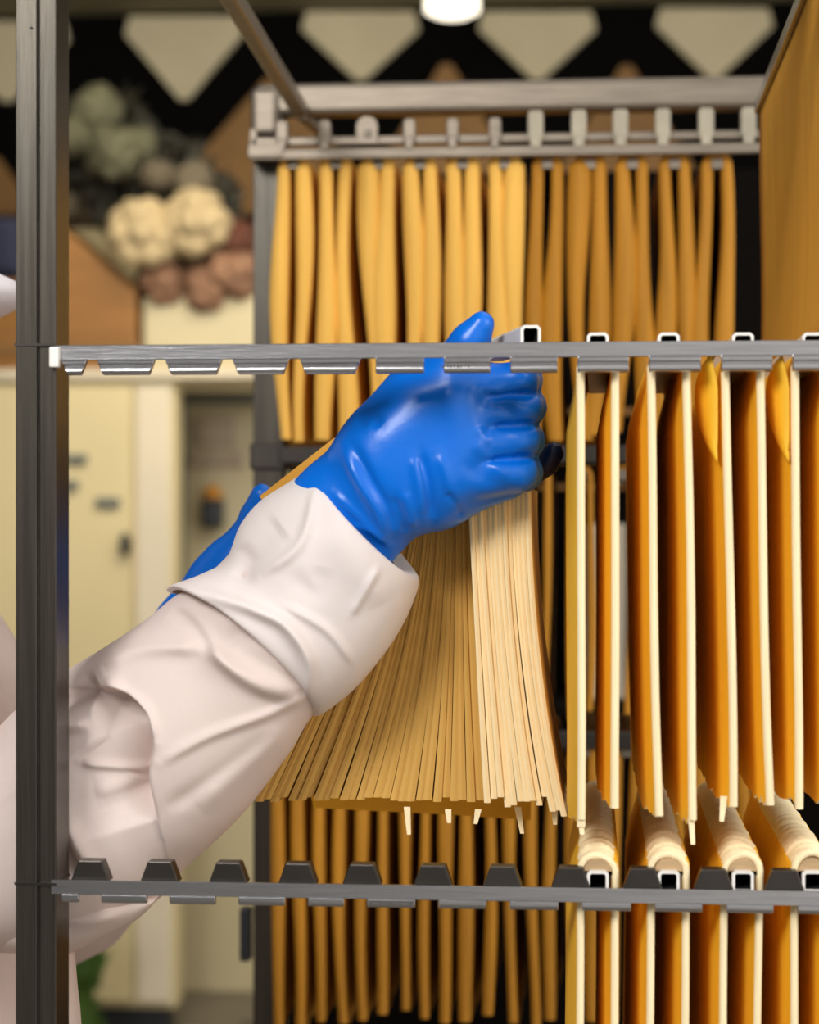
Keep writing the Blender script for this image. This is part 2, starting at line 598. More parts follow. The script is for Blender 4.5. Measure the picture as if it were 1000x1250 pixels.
MB().box(k.x - 0.032, k.x + 0.032, YC - 0.07, YC + 0.01, k.z - 0.055, k.z + 0.035).build('body', M['charcoal'], disp, bevel=0.012)
MB().tube([(k.x, YC - 0.03, k.z + 0.03), (k.x, YC - 0.03, k.z + 0.055), (k.x, YC - 0.03, k.z + 0.075)], [0.032, 0.028, 0.012], 14).build('cap', M['amber'], disp)

# counter with flowers, box
YF = 4.62
sb_ = MB(); a_, b_ = P(-60, 452, 4.6), P(345, 462, 4.6)
tag(sb_.box(a_.x, b_.x, 4.58, 5.00, b_.z, a_.z).build('shelf_board', M['pale'], bevel=0.004), 'pale shelf board on top of the ivory locker, under the boxes', 'shelf')
wb = thing('wooden_box', (P(110, 400, YF).x, YF, P(110, 452, YF).z), 'large ochre wooden box behind the upper part of the tall steel post', 'box')
m_ = MB()
q = [P(-40, 451, YF), P(166, 451, YF), P(166, 352, YF), P(126, 322, YF), P(64, 268, YF), P(-40, 268, YF)]
m_.prism([(p.x, p.z) for p in q], 'y', YF, YF + 0.35).build('body', M['wood'], wb, bevel=0.01)
m_ = MB(); pbox(m_, -40, 420, 170, 432, YF - 0.012, 0.02); m_.build('batten', M['tan_tile'], wb, bevel=0.003)
wbox = MB(); pbox(wbox, 174, 362, 330, 451, YF + 0.02, 0.3)
tag(wbox.build('white_box', M['cabinet2'], bevel=0.01), 'cream box under the flower clusters beside the rear rack post', 'box')


pk = P(196, 362, YF + 0.15)
bunch = thing('flower_bunch', (pk.x, YF + 0.15, pk.z), 'bunch of dried olive, cream and dusty rose flower heads standing on the cream box', 'flowers')
MB().tube([pk, pk + Vector((0, 0, 0.005)), pk + Vector((0, 0, 0.10)), pk + Vector((0, 0, 0.11))], [0.05, 0.055, 0.07, 0.07], 20).build('pot', M['charcoal'], bunch)


def bloom(px, py, r, m, label, Y=0.0, seed=0):
    Y += YF + 0.02
    r *= 1.07
    p = P(px, py, Y)
    rg = random.Random(seed)
    mb = MB()
    mb.ball(p, r * 0.8, 0, 12, 0.03, rg)
    for i in range(26):
        th, ph = rg.uniform(0, 2 * math.pi), math.acos(rg.uniform(-1, 1))
        d = Vector((math.sin(ph) * math.cos(th), math.sin(ph) * math.sin(th), math.cos(ph)))
        mb.ball(p + d * r * 0.62, r * 0.38, 0, 6)
    f = mb.build('flower_head', m, bunch, recalc=False)
    f['label'] = label
    MB().tube([p + Vector((0, r * 0.4, 0)), p.lerp(pk, 0.5) + Vector((0, 0.08, 0)), pk + Vector((0, 0, 0.1))], 0.007, 6).build('stem', M['leafdk'], f)


bloom(118, 135, 0.075, M['bloom_olive'], 'olive flower head', seed=1)
bloom(92, 166, 0.058, M['bloom_olive'], 'olive flower head', seed=2)
bloom(138, 186, 0.085, M['bloom_olive'], 'olive flower head', seed=3)
bloom(172, 176, 0.05, M['bloom_olive'], 'olive flower head', seed=4)
bloom(192, 214, 0.05, M['bloom_grey'], 'grey flower head', seed=5)
bloom(236, 220, 0.056, M['bloom_grey'], 'grey flower head', seed=6)
bloom(176, 288, 0.105, M['bloom_cream'], 'big cream flower head', seed=7, Y=-.06)
bloom(240, 274, 0.098, M['bloom_cream'], 'big cream flower head', seed=8, Y=-.06)
bloom(92, 240, 0.09, M['bloom_grey'], 'dull grey flower head', seed=9, Y=.3)
bloom(200, 342, 0.07, M['bloom_rose'], 'dusty rose flower head', seed=10)
bloom(252, 352, 0.07, M['bloom_rose'], 'dusty rose flower head', seed=11)
bloom(286, 332, 0.08, M['bloom_rose'], 'dusty rose flower head', seed=12)
bloom(290, 296, 0.065, M['bloom_red'], 'rust red flower head', seed=13)
fol = MB()
rg = random.Random(5)
for i in range(420):
    px, py = rg.uniform(70, 285), rg.uniform(120, 345)
    if py > 200 + (px - 70) * 1.2 or py < 60 + (px - 70) * 0.75: continue
    p = P(px, py, YF + 0.2 + rg.uniform(-0.05, 0.05))
    a, b = rg.uniform(0, 6.28), rg.uniform(0.04, 0.08)
    d = Vector((math.cos(a), rg.uniform(-.4, .4), math.sin(a))).normalized()
    n = d.cross(Vector((rg.uniform(-1, 1), 1, rg.uniform(-1, 1)))).normalized() * b * 0.32
    fol.add([p - d * b, p + n + Vector((0, -0.006, 0)), p + d * b, p - n + Vector((0, 0.006, 0))], [(0, 1, 2), (0, 2, 3)])
fol.build('foliage', M['leafdk'], bunch, recalc=False)

# low right part of the background
YT = 5.0
tb = thing('side_table', (P(230, 1243, YT).x, YT, 0), 'cream side table whose top shows at the bottom edge left of the rear post', 'table')
x0, x1 = P(165, 0, YT).x, P(330, 0, YT).x
zt = P(0, 1243, YT).z
MB().box(x0, x1, YT - 0.25, YT + 0.3, zt - 0.03, zt).build('table_top', M['pale'], tb, bevel=0.006)
for xx in (x0 + 0.03, x1 - 0.03):
    for yy in (YT - 0.22, YT + 0.27):
        MB().box(xx - 0.02, xx + 0.02, yy - 0.02, yy + 0.02, 0, zt - 0.03).build('leg', M['cabinet2'], tb)
pl = thing('potted_plant', (P(96, 1300, 4.1).x, 4.1, 0), 'green plant seen low behind the white gown, at the left', 'plant')
mb = MB(); rg = random.Random(3)
base = P(96, 1290, 4.1)
for i in range(90):
    px, py = rg.uniform(74, 112), rg.uniform(1120, 1290)
    p = P(px, py, 4.1 + rg.uniform(-.1, .1)); a = rg.uniform(0.6, 2.5); b = rg.uniform(0.05, 0.1)
    d = Vector((math.cos(a), rg.uniform(-.5, .2), math.sin(a))).normalized(); n = d.cross(Vector((0, 1, 0))).normalized() * b * .35
    mb.add([p - d * b, p + n, p + d * b, p - n], [(0, 1, 2, 3)])
mb.build('leaves', M['leaf'], pl, recalc=False)
MB().tube([(base.x, 4.1, base.z + 0.1), (base.x, 4.1, base.z - 0.25)], 0.015, 8).build('stem', M['leafdk'], pl)
zp = base.z - 0.2
MB().tube([(base.x, 4.1, 0), (base.x, 4.1, 0.02), (base.x, 4.1, zp), (base.x, 4.1, zp + 0.02)], [0.1, 0.11, 0.15, 0.15], 20).build('pot', M['charcoal'], pl)

# navy jacket and grey shelf at the far left edge
p0 = P(-40, 265, 4.2)
nv = MB(); pbox(nv, -60, 264, 24, 338, 4.12, 0.1)
tag(nv.build('navy_bag', M['navy'], bevel=0.03, seg=3), 'navy cloth bag at the left edge behind the steel post', 'bag')

# dark backing added for the darkness between the folders, and a pale board
dc = thing('shade_backing', (0.05, 1.62, 0), 'dark backing added for the shade behind the lower hanging folders', 'cabinet')
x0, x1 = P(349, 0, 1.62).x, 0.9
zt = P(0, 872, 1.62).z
MB().box(x0, x1, 1.62, 2.0, 0.06, zt).build('body', M['dkback'], dc, bevel=0.005)
MB().box(x0 - 0.004, x1, 1.60, 2.01, zt, zt + 0.02).build('top', M['dkback'], dc, bevel=0.004)
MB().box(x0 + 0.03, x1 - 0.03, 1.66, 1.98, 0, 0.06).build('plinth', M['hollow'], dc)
tag(pbox(MB(), 716, 640, 790, 858, 1.72, 0.06).build('pale_board', M['pale'], bevel=0.004), 'pale upright board seen through the gap between the first two front folders', 'board')
ck = thing('upper_shade_backing', (P(700, 600, 1.82).x, 1.85, zt + 0.022), 'dark panel added on the dark backing, in shadow behind the back rows of folders', 'shelf')  # dark panel added so the gaps between rear folders read as shade
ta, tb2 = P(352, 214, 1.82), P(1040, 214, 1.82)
MB().box(ta.x, tb2.x, 1.82, 1.99, zt + 0.021, ta.z).build('body', M['dkback'], ck, bevel=0.004)
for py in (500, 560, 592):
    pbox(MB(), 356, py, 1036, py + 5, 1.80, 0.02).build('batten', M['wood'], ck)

# ------------------------------------------------------------------ the rack
BY = 0.92                          # rear frame
rack = thing('metal_rack', (0, 0, 0), 'brushed steel rack frame with notched rails that the folders hang on', 'rack')
XR0, XR1 = P(62, 0, 0).x, 0.62


def channel(x0, x1, y0, y1, z0, z1, name, m, parent, groove=True):
    mb = MB()
    g = (x0 * 0.42 + x1 * 0.58)
    d = 0.0012
    if groove:
        o = [(x0, y0), (g - d, y0), (g - d, y0 + 0.003), (g, y0 + 0.003), (g, y0 + 0.0012), (x1, y0 + 0.0012), (x1, y1), (x0, y1)]
    else:
        o = [(x0, y0), (x1, y0), (x1, y1), (x0, y1)]
    mb.prism(o, 'z', z0, z1)
    return mb.build(name, m, parent, bevel=0.0009)


xp0, xp1 = P(19, 0, 0).x, P(68, 0, 0).x
post = channel(xp0, xp1, 0.0, 0.034, 0, CH + 0.46, 'post', M['steel_post'], rack)
for py in (420, 1078):
    z = P(40, py, 0).z
    MB().box(xp0 - 0.0006, xp1 + 0.0006, -0.0008, 0.0346, z - 0.0012, z + 0.0004).build('weld_seam', M['steel_dark'], post)
p_ = P(38, 34, -0.001)
MB().tube([(p_.x, 0.001, p_.z), (p_.x, -0.0004, p_.z)], 0.0009, 8).build('rivet', M['hollow'], post)
zfoot = 0.0
xb0, xb1 = P(309, 0, BY).x, P(345, 0, BY).x
bpost = channel(xb0, xb1, BY, BY + 0.03, 0, CH + 0.44, 'post', M['steel_post'], rack, False)
zj = P(330, 555, BY).z
MB().box(xb0 - 0.003, xb1 + 0.003, BY - 0.004, BY + 0.034, zj - 0.016, zj + 0.012).build('collar', M['steel_dark'], bpost, bevel=0.002)
pt = P(330, 138, BY)
MB().box(xb0 - 0.002, xb1 - 0.002, BY - 0.01, BY + 0.03, pt.z - 0.026, pt.z + 0.026).build('corner_block', M['steel_warm'], bpost, bevel=0.007, seg=3)
k = P(299, 1142, BY)
MB().box(k.x - 0.006, k.x + 0.005, BY + 0.0, BY + 0.02, k.z - 0.028, k.z + 0.028).build('catch', M['charcoal'], bpost, bevel=0.002)
for (x, y) in ((XR1 - 0.03, 0.0), (XR1 - 0.03, BY)):
    channel(x, x + 0.026, y, y + 0.032, 0, CH + 0.44, 'post', M['steel_post'], rack, False)

# top beams
zb = P(500, 119, BY).z
MB().box(xb0 + 0.002, XR1, BY - 0.004, BY + 0.026, zb - 0.0165, zb + 0.0165).build('beam', M['steel_warm'], rack, bevel=0.006, seg=3)
zs = CH + 0.433
xs = P(287, 0, 0.0).x
pA, pB = P(276, -14, 0.35), P(366, 134, BY - 0.01)
n_ = (pA - pB) / (pA.y - pB.y)
pF = pB + n_ * (0.01 - pB.y)
def beam_between(a, b, hx, hz, name, m, parent):
    vs = []
    for p in (a, b):
        vs += [(p.x - hx, p.y, p.z - hz), (p.x + hx, p.y, p.z - hz), (p.x + hx, p.y, p.z + hz), (p.x - hx, p.y, p.z + hz)]
    mb = MB().add(vs, [(0, 1, 2, 3), (7, 6, 5, 4), (0, 4, 5, 1), (1, 5, 6, 2), (2, 6, 7, 3), (3, 7, 4, 0)])
    return mb.build(name, m, parent, bevel=0.003, seg=2)
beam_between(pF, pB, 0.0075, 0.008, 'beam', M['steel_warm'], rack)
pC, pD = P(368, 140, BY), P(398, 168, BY + 0.03)
beam_between(pC, P(404, 172, BY + 0.09), 0.005, 0.006, 'strut', M['steel_warm'], rack)
MB().box(xp0, XR1, 0.0, 0.03, pF.z - 0.01, pF.z + 0.02).build('beam', M['steel_post'], rack, bevel=0.002)

# ---- front rails
NM = [113, 196, 278, 360, 447, 530, 611, 693, 780, 868, 955, 1042, 1130]
NL = [110, 193, 277, 362, 434, 521, 608, 696, 785, 872, 959, 1046, 1134]


def xof(px):
    return P(px, 600, 0).x


def front_rail(name, zt, zb, lip_z, notches, nw, style, label):
    r = MB().box(XR0, XR1 - 0.03, 0, 0.0035, zb, zt).build(name, M['steel_rail'], rack, bevel=0.0004, seg=1)
    r['label'] = label
    ed = [XR0 + 0.006] + [xof(n) for n in notches] + [XR1 - 0.03]
    for i in range(len(ed) - 1):
        left = ed[i] < xof(400)
        hw = nw * (0.42 if left and style == 'roll' else (0.85 if style == 'roll' else 0.92))
        a, b = ed[i] + (hw if i else 0.001), ed[i + 1] - (hw if i < len(ed) - 2 else 0.001)
        if style == 'roll':
            prof = [(0.0, zb + 0.001), (-0.0022, zb - 0.0004), (-0.0034, zb - 0.0026), (-0.0018, zb - 0.0040), (-0.0026, zb - 0.0048), (-0.0034, lip_z + 0.0032), (-0.0032, lip_z + 0.0012), (-0.0016, lip_z),
                    (0.0028, lip_z), (0.0035, zb + 0.001)]
            mb = MB()
            # the ends of every rolled lip are swept back a little like stamped teeth
            sx = 0.004 if left else 0.0006
            n = len(prof)
            vs, N = [], 7
            for q in range(N):
                t = q / (N - 1)
                x = a + (b - a) * t
                e = max(0.0, 1 - min(t, 1 - t) * (b - a) / (sx * 2.0))
                for (y, z) in prof:
                    dz = max(0.0, (zb - z) / max(1e-6, zb - lip_z))
                    xx = x + (sx * dz * (1 if t < 0.5 else -1) * e if left else 0)
                    vs.append((xx, y, z))
            fs = []
            for q in range(N - 1):
                for j in range(n):
                    fs.append((q * n + j, q * n + (j + 1) % n, (q + 1) * n + (j + 1) % n, (q + 1) * n + j))
            fs += [tuple(range(n - 1, -1, -1)), tuple(range((N - 1) * n, N * n))]
            mb.add(vs, fs)
            mb.build('rolled_lip', M['steel_rail'], r, bevel=0.0005, seg=1)
        else:
            prof = [(0.0, zb + 0.0002), (-0.0010, zb - 0.0001), (-0.0010, lip_z + 0.0022), (0.0004, lip_z), (0.003, lip_z), (0.0035, zb + 0.001)]
            MB().prism(prof, 'x', a, b).build('lip', M['steel_rail'], r, bevel=0.0004, seg=1)
    return r


z1, z2, z3 = P(500, 418.5, 0).z, P(500, 437, 0).z, P(500, 456, 0).z
mid = front_rail('rail', z1, z2, z3, NM, 0.0072, 'roll', 'middle front rail with rolled lips in front of the blue glove')
MB().box(XR0, XR0 + 0.006, -0.005, 0.0036, P(70, 449, 0).z, P(70, 424, 0).z).build('end_plate', M['tube_white'], mid, bevel=0.001)
z1, z2, z3 = P(500, 1081, 0).z, P(500, 1098.5, 0).z, P(500, 1108.5, 0).z
low = front_rail('rail', z1, z2, z3, NL, 0.0078, 'flat', 'lower front rail with dark trapezoid tabs under the sleeve')
for i, n in enumerate(NL):
    x = xof({0: 108, 4: 441, 5: 528, 6: 613, 7: 697}.get(i, n) if True else n)
    w0, w1, hgt = 0.0122, 0.0074, 0.0118
    mb = MB()
    mb.prism([(x - w0, z1 - 0.001), (x + w0, z1 - 0.001), (x + w1, z1 + hgt), (x - w1, z1 + hgt)], 'y', 0.004, 0.016)
    mb.build('tab', M['steel_dark'], low, bevel=0.0007, seg=2)


def marks(parent, px0, px1, y0, y1, n, yy, seed, irregular):
    rg = random.Random(seed)
    mb = MB()
    for i in range(n):
        x = xof(px0 + (px1 - px0) * (i + (rg.uniform(-.2, .2) if irregular else 0)) / (n - 1))
        za, zb_ = P(500, y0, 0).z, P(500, y1 - (rg.uniform(0, 3) if irregular else (0 if i % 5 == 0 else 1.5)), 0).z
        mb.box(x - 0.00028, x + 0.00028, yy, yy + 0.0006, zb_, za)
    return mb.build('engraved_marks', M['ink'], parent)


marks(low, 452, 504, 1100, 1104, 22, -0.0013, 1, False)
marks(mid, 538, 572, 446.5, 450.5, 9, -0.0036, 2, True)
# bright ledge rail at the top of the front, carries the tall folder (above the frame)
zup = CH + 0.345
MB().box(XR0, XR1 - 0.03, 0, 0.0035, zup - 0.012, zup).build('rail', M['steel_rail'], rack, bevel=0.0008)

# ---- rear rails
HB = [350, 401, 452, 503, 555, 606, 655, 707, 757, 808, 860, 911]


def xb(px):
    return P(px, 600, BY).x


ra, rb_ = P(500, 171, BY).z, P(500, 181.5, BY).z
rc, rd = P(500, 187, BY).z, P(500, 200, BY).z
rear = MB().box(xb(312), xb(924), BY - 0.03, BY - 0.024, rb_, ra).build('rail', M['steel_warm'], rack, bevel=0.0015)
rear['label'] = 'upper rear rail with rounded pale hooks above the back row of folders'
MB().box(xb(312), xb(924), BY - 0.038, BY - 0.030, rd, rc).build('lower_bar', M['steel_warm'], rear, bevel=0.0015)
for i, h in enumerate(HB):
    x = xb(h)
    if i == 2:
        zt_, w_ = P(0, 158, BY).z, 0.0112
        o = [(x - w_, rb_), (x + w_, rb_)] + [(x + w_ * math.cos(t), zt_ - w_ * 0.75 + w_ * 0.9 * math.sin(t)) for t in [math.pi * q / 12 for q in range(13)]]
        tg = MB().prism(o, 'y', BY - 0.034, BY - 0.031).build('number_tag', M['steel_warm'], rear, bevel=0.0005, seg=1)
        tg['label'] = 'round topped tag marked 13'
        cu = bpy.data.curves.new('tag_number', 'FONT')
        cu.body = '13'
        cu.size = 0.0110
        cu.offset = 0.0003
        cu.extrude = 0.0002
        cu.align_x = 'CENTER'
        to = bpy.data.objects.new('tag_number', cu)
        COL.objects.link(to)
        dg = bpy.context.evaluated_depsgraph_get()
        me = bpy.data.meshes.new_from_object(to.evaluated_get(dg))
        bpy.data.objects.remove(to)
        pc = P(h + 1, 175, BY)
        me.transform(Matrix.Translation((pc.x, BY - 0.0345, pc.z)) @ Matrix.Rotation(math.pi / 2, 4, 'X') @ Matrix.Diagonal((0.75, 1, 1, 1)))
        me.materials.append(M['ink'])
        link('number', me, tg)
    else:
        top = 153 if i >= 6 else 160
        w_ = 0.0078 if i >= 6 else 0.006
        zt_ = P(0, top, BY).z
        mb = MB()
        o = [(x - w_, rb_)] + [(x + w_, rb_)] + [(x + w_, zt_ - 0.003), (x + w_ * .7, zt_), (x - w_ * .7, zt_), (x - w_, zt_ - 0.003)]
        mb.prism(o, 'y', BY - 0.036, BY - 0.022)
        mb.box(x - w_ * .7, x + w_ * .7, BY - 0.0395, BY - 0.036, P(0, 197, BY).z, rb_ + 0.006)
        mb.build('hook', M['hook_pale'] if i >= 6 else M['steel_warm'], rear, bevel=0.0012)
MB().box(xb(310), xb(352), BY - 0.04, BY - 0.004, P(0, 204, BY).z, P(0, 188, BY).z).build('rail_bracket', M['steel_warm'], rear, bevel=0.001)
MB().box(xb(310), xb(319), BY - 0.03, BY + 0.0, P(0, 190, BY).z, P(0, 168, BY).z).build('rail_bracket', M['steel_warm'], rear, bevel=0.001)
for py in (556, 898):
    z = P(500, py, BY).z
    MB().box(xb(345), XR1 - 0.03, BY - 0.03, BY - 0.024, z - 0.009, z + 0.009).build('rail', M['steel_dark'], rack, bevel=0.0015)


# ------------------------------------------------------------------ hanging folders
def ordinal(n):
    return ['first', 'second', 'third', 'fourth', 'fifth', 'sixth', 'seventh', 'eighth', 'ninth', 'tenth', 'eleventh', 'twelfth', 'thirteenth', 'fourteenth', 'fifteenth', 'sixteenth', 'seventeenth', 'eighteenth', 'nineteenth', 'twentieth'][n - 1]


def draped_sheet(name, X, Y0, Zr, HL, HR, dep, w, t, mats, parent, seed, wav=0.0, bulge=0.0, torn=0.003, ripple=0.0, ny=14, nz=16, lean=0.0, shear=0.0, flare=0.0, lit_top=False, bow=0.0):
    """a sheet of card folded over a tube: two hanging sides joined by a rounded top; wav bends it, bulge swells the near edges"""
    rg = random.Random(seed)
    f1, f2, f3 = rg.uniform(0, 6.28), rg.uniform(0, 6.28), rg.uniform(0, 6.28)
    g1, g2 = rg.uniform(0, 6.28), rg.uniform(0, 6.28)
    bl = [(rg.uniform(0.1, 0.9), rg.uniform(0.5, 1.3)) for _ in range(2)]
    mid_, nrm, th = [], [], []
    sty = []
    jag = {s: [rg.uniform(-1, 1) * torn + rg.uniform(-1, 1) * torn * 0.6 for _ in range(ny)] for s in (-1, 1)}
    for j in range(ny):
        v = (j / (ny - 1)) ** (2.0 if bow else 1.0)
        y = Y0 + dep * v
        row, nr, tr = [], [], []
        bw = -bow * (1 - math.exp(-dep * v / 0.035))
        def wob(u, s):
            return wav * u ** 0.7 * (math.sin(2.6 * u + (f1 if s < 0 else f2) + 0.8 * v) * 0.8 + 0.45 * math.sin(5.5 * u + (f2 if s < 0 else f3)) + 0.6 * math.sin(2.4 * v + g1 + s * g2) * u)
        def thick(u, s):
            c, q = bl[0 if s < 0 else 1]
            return t * (1 + bulge * (1 - 0.75 * v) * math.exp(-((u - c) / 0.33) ** 2) * q)
        for i in range(nz):                       # left side, bottom to top
            u = 1 - i / (nz - 1)
            H = HL + (jag[-1][j] if i == 0 else 0)
            z = Zr - w - (H - w) * u
            row.append(Vector((X - w + bw * min(1, u * 9) - flare * u + wob(u, -1) + lean * u + shear * v, y, z)))
            nr.append(Vector((-1, 0, 0)))
            tr.append(thick(u, -1))
        na = 9
        for i in range(1, na):
            a = math.pi - math.pi * i / na
            r = w + ripple * math.sin(math.pi * i / na) * (math.sin(120 * v + f1 + 1.5 * math.sin(9 * v)) * 0.3 + math.sin(205 * v + f2 + i * .5) * 0.22 + math.sin(41 * v + f3) * 0.3) * math.exp(-v * 2)
            row.append(Vector((X + r * math.cos(a) + shear * v, y, Zr - w + r * math.sin(a))))
            nr.append(Vector((math.cos(a), 0, math.sin(a))))
            tr.append(t)
        for i in range(nz):
            u = i / (nz - 1)
            H = HR + (jag[1][j] if i == nz - 1 else 0)
            z = Zr - w - (H - w) * u
            row.append(Vector((X + w + bw * min(1, u * 9) + flare * u + wob(u, 1) + lean * u + shear * v, y, z)))
            nr.append(Vector((1, 0, 0)))
            tr.append(thick(u, 1))
        out = [p + n * q * .5 for p, n, q in zip(row, nr, tr)]
        inn = [p - n * q * .5 for p, n, q in zip(row, nr, tr)]
        mid_.append(out); nrm.append(inn)
    mb = MB()
    mb.grid(mid_, 0, True)
    if lit_top:                                  # light from above painted onto the rounded top as pale card
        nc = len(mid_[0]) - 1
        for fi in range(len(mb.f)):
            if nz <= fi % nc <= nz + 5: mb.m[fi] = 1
    mb.grid(nrm, 0, True, flip=True)
    # rounded near edge (the thickness of the card), far edge, bottom edges
    o0, i0 = mid_[0], nrm[0]
    rim = [[o, o.lerp(i, .2) + Vector((0, -0.25 * (o - i).length, 0)), o.lerp(i, .5) + Vector((0, -0.34 * (o - i).length, 0)), o.lerp(i, .8) + Vector((0, -0.25 * (o - i).length, 0)), i] for o, i in zip(o0, i0)]
    mb.grid(rim, 1, bulge > 0.3)
    mb.grid([mid_[-1], nrm[-1]], 1, False)
    for e in (0, -1):
        mb.grid([[r[e] for r in mid_], [r[e] for r in nrm]], 1, False)
    me_o = mb.build(name, mats, parent, recalc=False)
    return me_o


def rect_tube(mb, X, Y0, Y1, Z0, Z1, w, wall=0.0018, shear=0.0):
    o = [(-w, Z0), (w, Z0), (w, Z1 - 0.002), (w - 0.002, Z1), (-w + 0.002, Z1), (-w, Z1 - 0.002)]
    i = [(-w + wall, Z0 + wall), (w - wall, Z0 + wall), (w - wall, Z1 - wall - 0.001), (w - wall - 0.001, Z1 - wall), (-w + wall + 0.001, Z1 - wall), (-w + wall, Z1 - wall - 0.001)]
    n = 6
    def ring(pts, y, s):
        return [Vector((X + p[0] + s, y, p[1])) for p in pts]
    A, B, C, D = ring(o, Y0, 0), ring(o, Y1, shear), ring(i, Y0, 0), ring(i, Y0 + 0.05, shear * 0.05 / (Y1 - Y0))
    mb.grid([A, B], 0, False, closed=True)
    mb.grid([C, A], 0, False, closed=True)
    mb.grid([D, C], 1, False, closed=True)
    mb.add(D, [tuple(range(n))], 1)
    mb.add(B, [tuple(range(n))], 0)
    return mb


FR = [730, 817, 908, 994]
bot_mid = [(1006, 984), (998, 1004), (986, 980), (984, 986)]
fold_z = []
for i, px in enumerate(FR):
    X = xof(px)
    rail_t, rail_b = P(px, 416, 0).z, P(px, 1081, 0).z
    where = ['nearest to the glove', 'second from the glove', 'third from the glove', 'at the right edge'][i]
    for lev in (0, 1):
        Y0 = 0.0065
        if lev == 0:
            Zr = P(px, 427, 0).z
            t = thing('hanging_folder', (X, 0.1, Zr), 'orange folder with cream edges on the middle front rail, ' + where, 'folder', 'orange folders on the middle front rail')
            HL, HR = Zr - P(px, bot_mid[i][0], 0).z, Zr - P(px, bot_mid[i][1], 0).z
            draped_sheet('card_sheet', X, Y0 + 0.002, Zr, HL, HR, 0.34, 0.0106, 0.0050, [M['orange'], M['orange_edge']], t, 100 + i, wav=0.0012, torn=0.0024, lean=[0.0005, 0.0045, 0.005, 0.0015][i], ny=24, bow=0.0085)
            zt0, zt1 = P(px, 419, 0).z - 0.012, P(px, 405, 0).z
        else:
            Zr = P(px, 1046, 0).z
            t = thing('hanging_folder', (X, 0.1, Zr), 'orange folder with a wrinkled cream fold on the lower front rail, ' + ['leftmost', 'second from left', 'third from left', 'rightmost'][i], 'folder', 'orange folders on the lower front rail')
            draped_sheet('card_sheet', X, Y0 + 0.006, Zr, 0.27, 0.27, 0.34, 0.0106, 0.0046, [M['orange'], M['orange_edge']], t, 200 + i, wav=0.0012, torn=0.002, ripple=0.0042, lit_top=True, lean=-0.002, ny=190, bow=0.0085)
            zt0, zt1 = P(px, 1083, 0).z - 0.004, P(px, 1065, 0).z
            # half-round card end under the fold
            o = [(X + 0.0086 * math.cos(a), Zr - 0.0115 + 0.0092 * math.sin(a)) for a in [math.pi * q / 14 for q in range(15)]]
            o += [(X - 0.0086, zt1 - 0.001), (X + 0.0086, zt1 - 0.001)]
            MB().prism(o, 'y', Y0 + 0.004, 0.32).build('end_block', M['card_block'], t, bevel=0.0006, seg=1)
        tb_ = rect_tube(MB(), X, Y0 - 0.001, 0.335, zt0, zt1, 0.0066)
        tb_.build('tube', [M['tube_white'], M['hollow']], t, recalc=False)
        if lev == 0 and i in (1, 2):
            # upper corner of the card curling out through the notch of the rail
            ap = px + (51 if i == 1 else 47)
            pts = []
            for q in range(11):
                u = q / 10
                lft = P(ap - 1 - 21 * math.sin(math.pi * u ** 0.8) ** 0.8 + 7 * u, 434 + 128 * u, 0.0075 + 0.020 * math.sin(math.pi * u))
                rgt = P(ap + 1 + 7 * min(1, u * 4), 436 + 128 * u, 0.0065)
                pts.append([lft, lft.lerp(rgt, .5) + Vector((0, -0.003, 0)) * u, rgt])
            MB().grid(pts, 0, True).build('curled_corner', M['orange'], t, solid=0.0008, recalc=False)

# loose tube standing askew behind the rail, above the knuckles
pz = P(648, 405, 0)
lt = thing('loose_tube', (pz.x, 0.05, pz.z), 'empty white rectangular tube resting askew on the middle rail beside the thumb', 'tube')
rect_tube(MB(), P(648, 0, 0.005).x, 0.005, 0.12, P(648, 424, 0).z, P(648, 396, 0).z, 0.0062, shear=-0.028).build('tube', [M['tube_white'], M['hollow']], lt, recalc=False)

# tall ochre folder hanging above, upper right
kx = 0.7
tall = thing('tall_folder', (0.1435, 0.25, zup), 'tall ochre folder hanging at the upper right in front of the back row', 'folder')
yfar = CD / kx - CD
for q in range(3):
    mb = MB()
    zb0, zb1 = CH + 0.108 + 0.003 * q, CH + 0.100 - 0.004 * q
    x0_ = 0.1435 + 0.004 * q
    rows = []
    for j in range(13):
        v = j / 12
        y = 0.012 + 0.006 * q + (yfar - 0.012) * v
        zbm = zb0 + (zb1 - zb0) * v
        rows.append([Vector((x0_ + 0.004 * math.sin(u * 3 + q) * u + 0.0045 * (1 - v) * u * q - 0.006 * max(0, u - 0.7) * (1 - v), y, (zup - 0.002) * (1 - u) + zbm * u)) for u in [w_ / 14 for w_ in range(15)]])
    mb.grid(rows, 0, True).build('card_sheet', M['ochre'], tall, solid=0.0028, recalc=False)
MB().box(0.138, 0.158, 0.004, yfar, zup - 0.0015, zup + 0.009).build('hanger_bar', M['steel_rail'], tall, bevel=0.001)

# ---- rear folders
def back_row(hooks, ytop, ybot, mats, name, labelf, group, seed0, wav, bulge, t, w=0.0105, dep=0.28, t2=None):
    for i, px in enumerate(hooks):
        X = xb(px)
        Zr = P(px, ytop, BY).z
        th = thing('hanging_folder', (X, BY + 0.1, Zr), labelf(i, len(hooks)), 'folder', group)
        H = Zr - P(px, ybot, BY).z
        rg = random.Random(seed0 + i)
        draped_sheet('card_sheet', X, BY - 0.018, Zr, H + rg.uniform(-.01, .01), H + rg.uniform(-.01, .01), dep, w, t * rg.uniform(.85, 1.25), mats(i), th, seed0 + i, wav=wav, bulge=bulge, torn=0.004, nz=22, ny=12)
        MB().box(X - 0.0058, X + 0.0058, BY - 0.0225, BY + dep - 0.02, Zr - 0.014, Zr - 0.003).build('tube', M['steel_warm'], th, bevel=0.001)


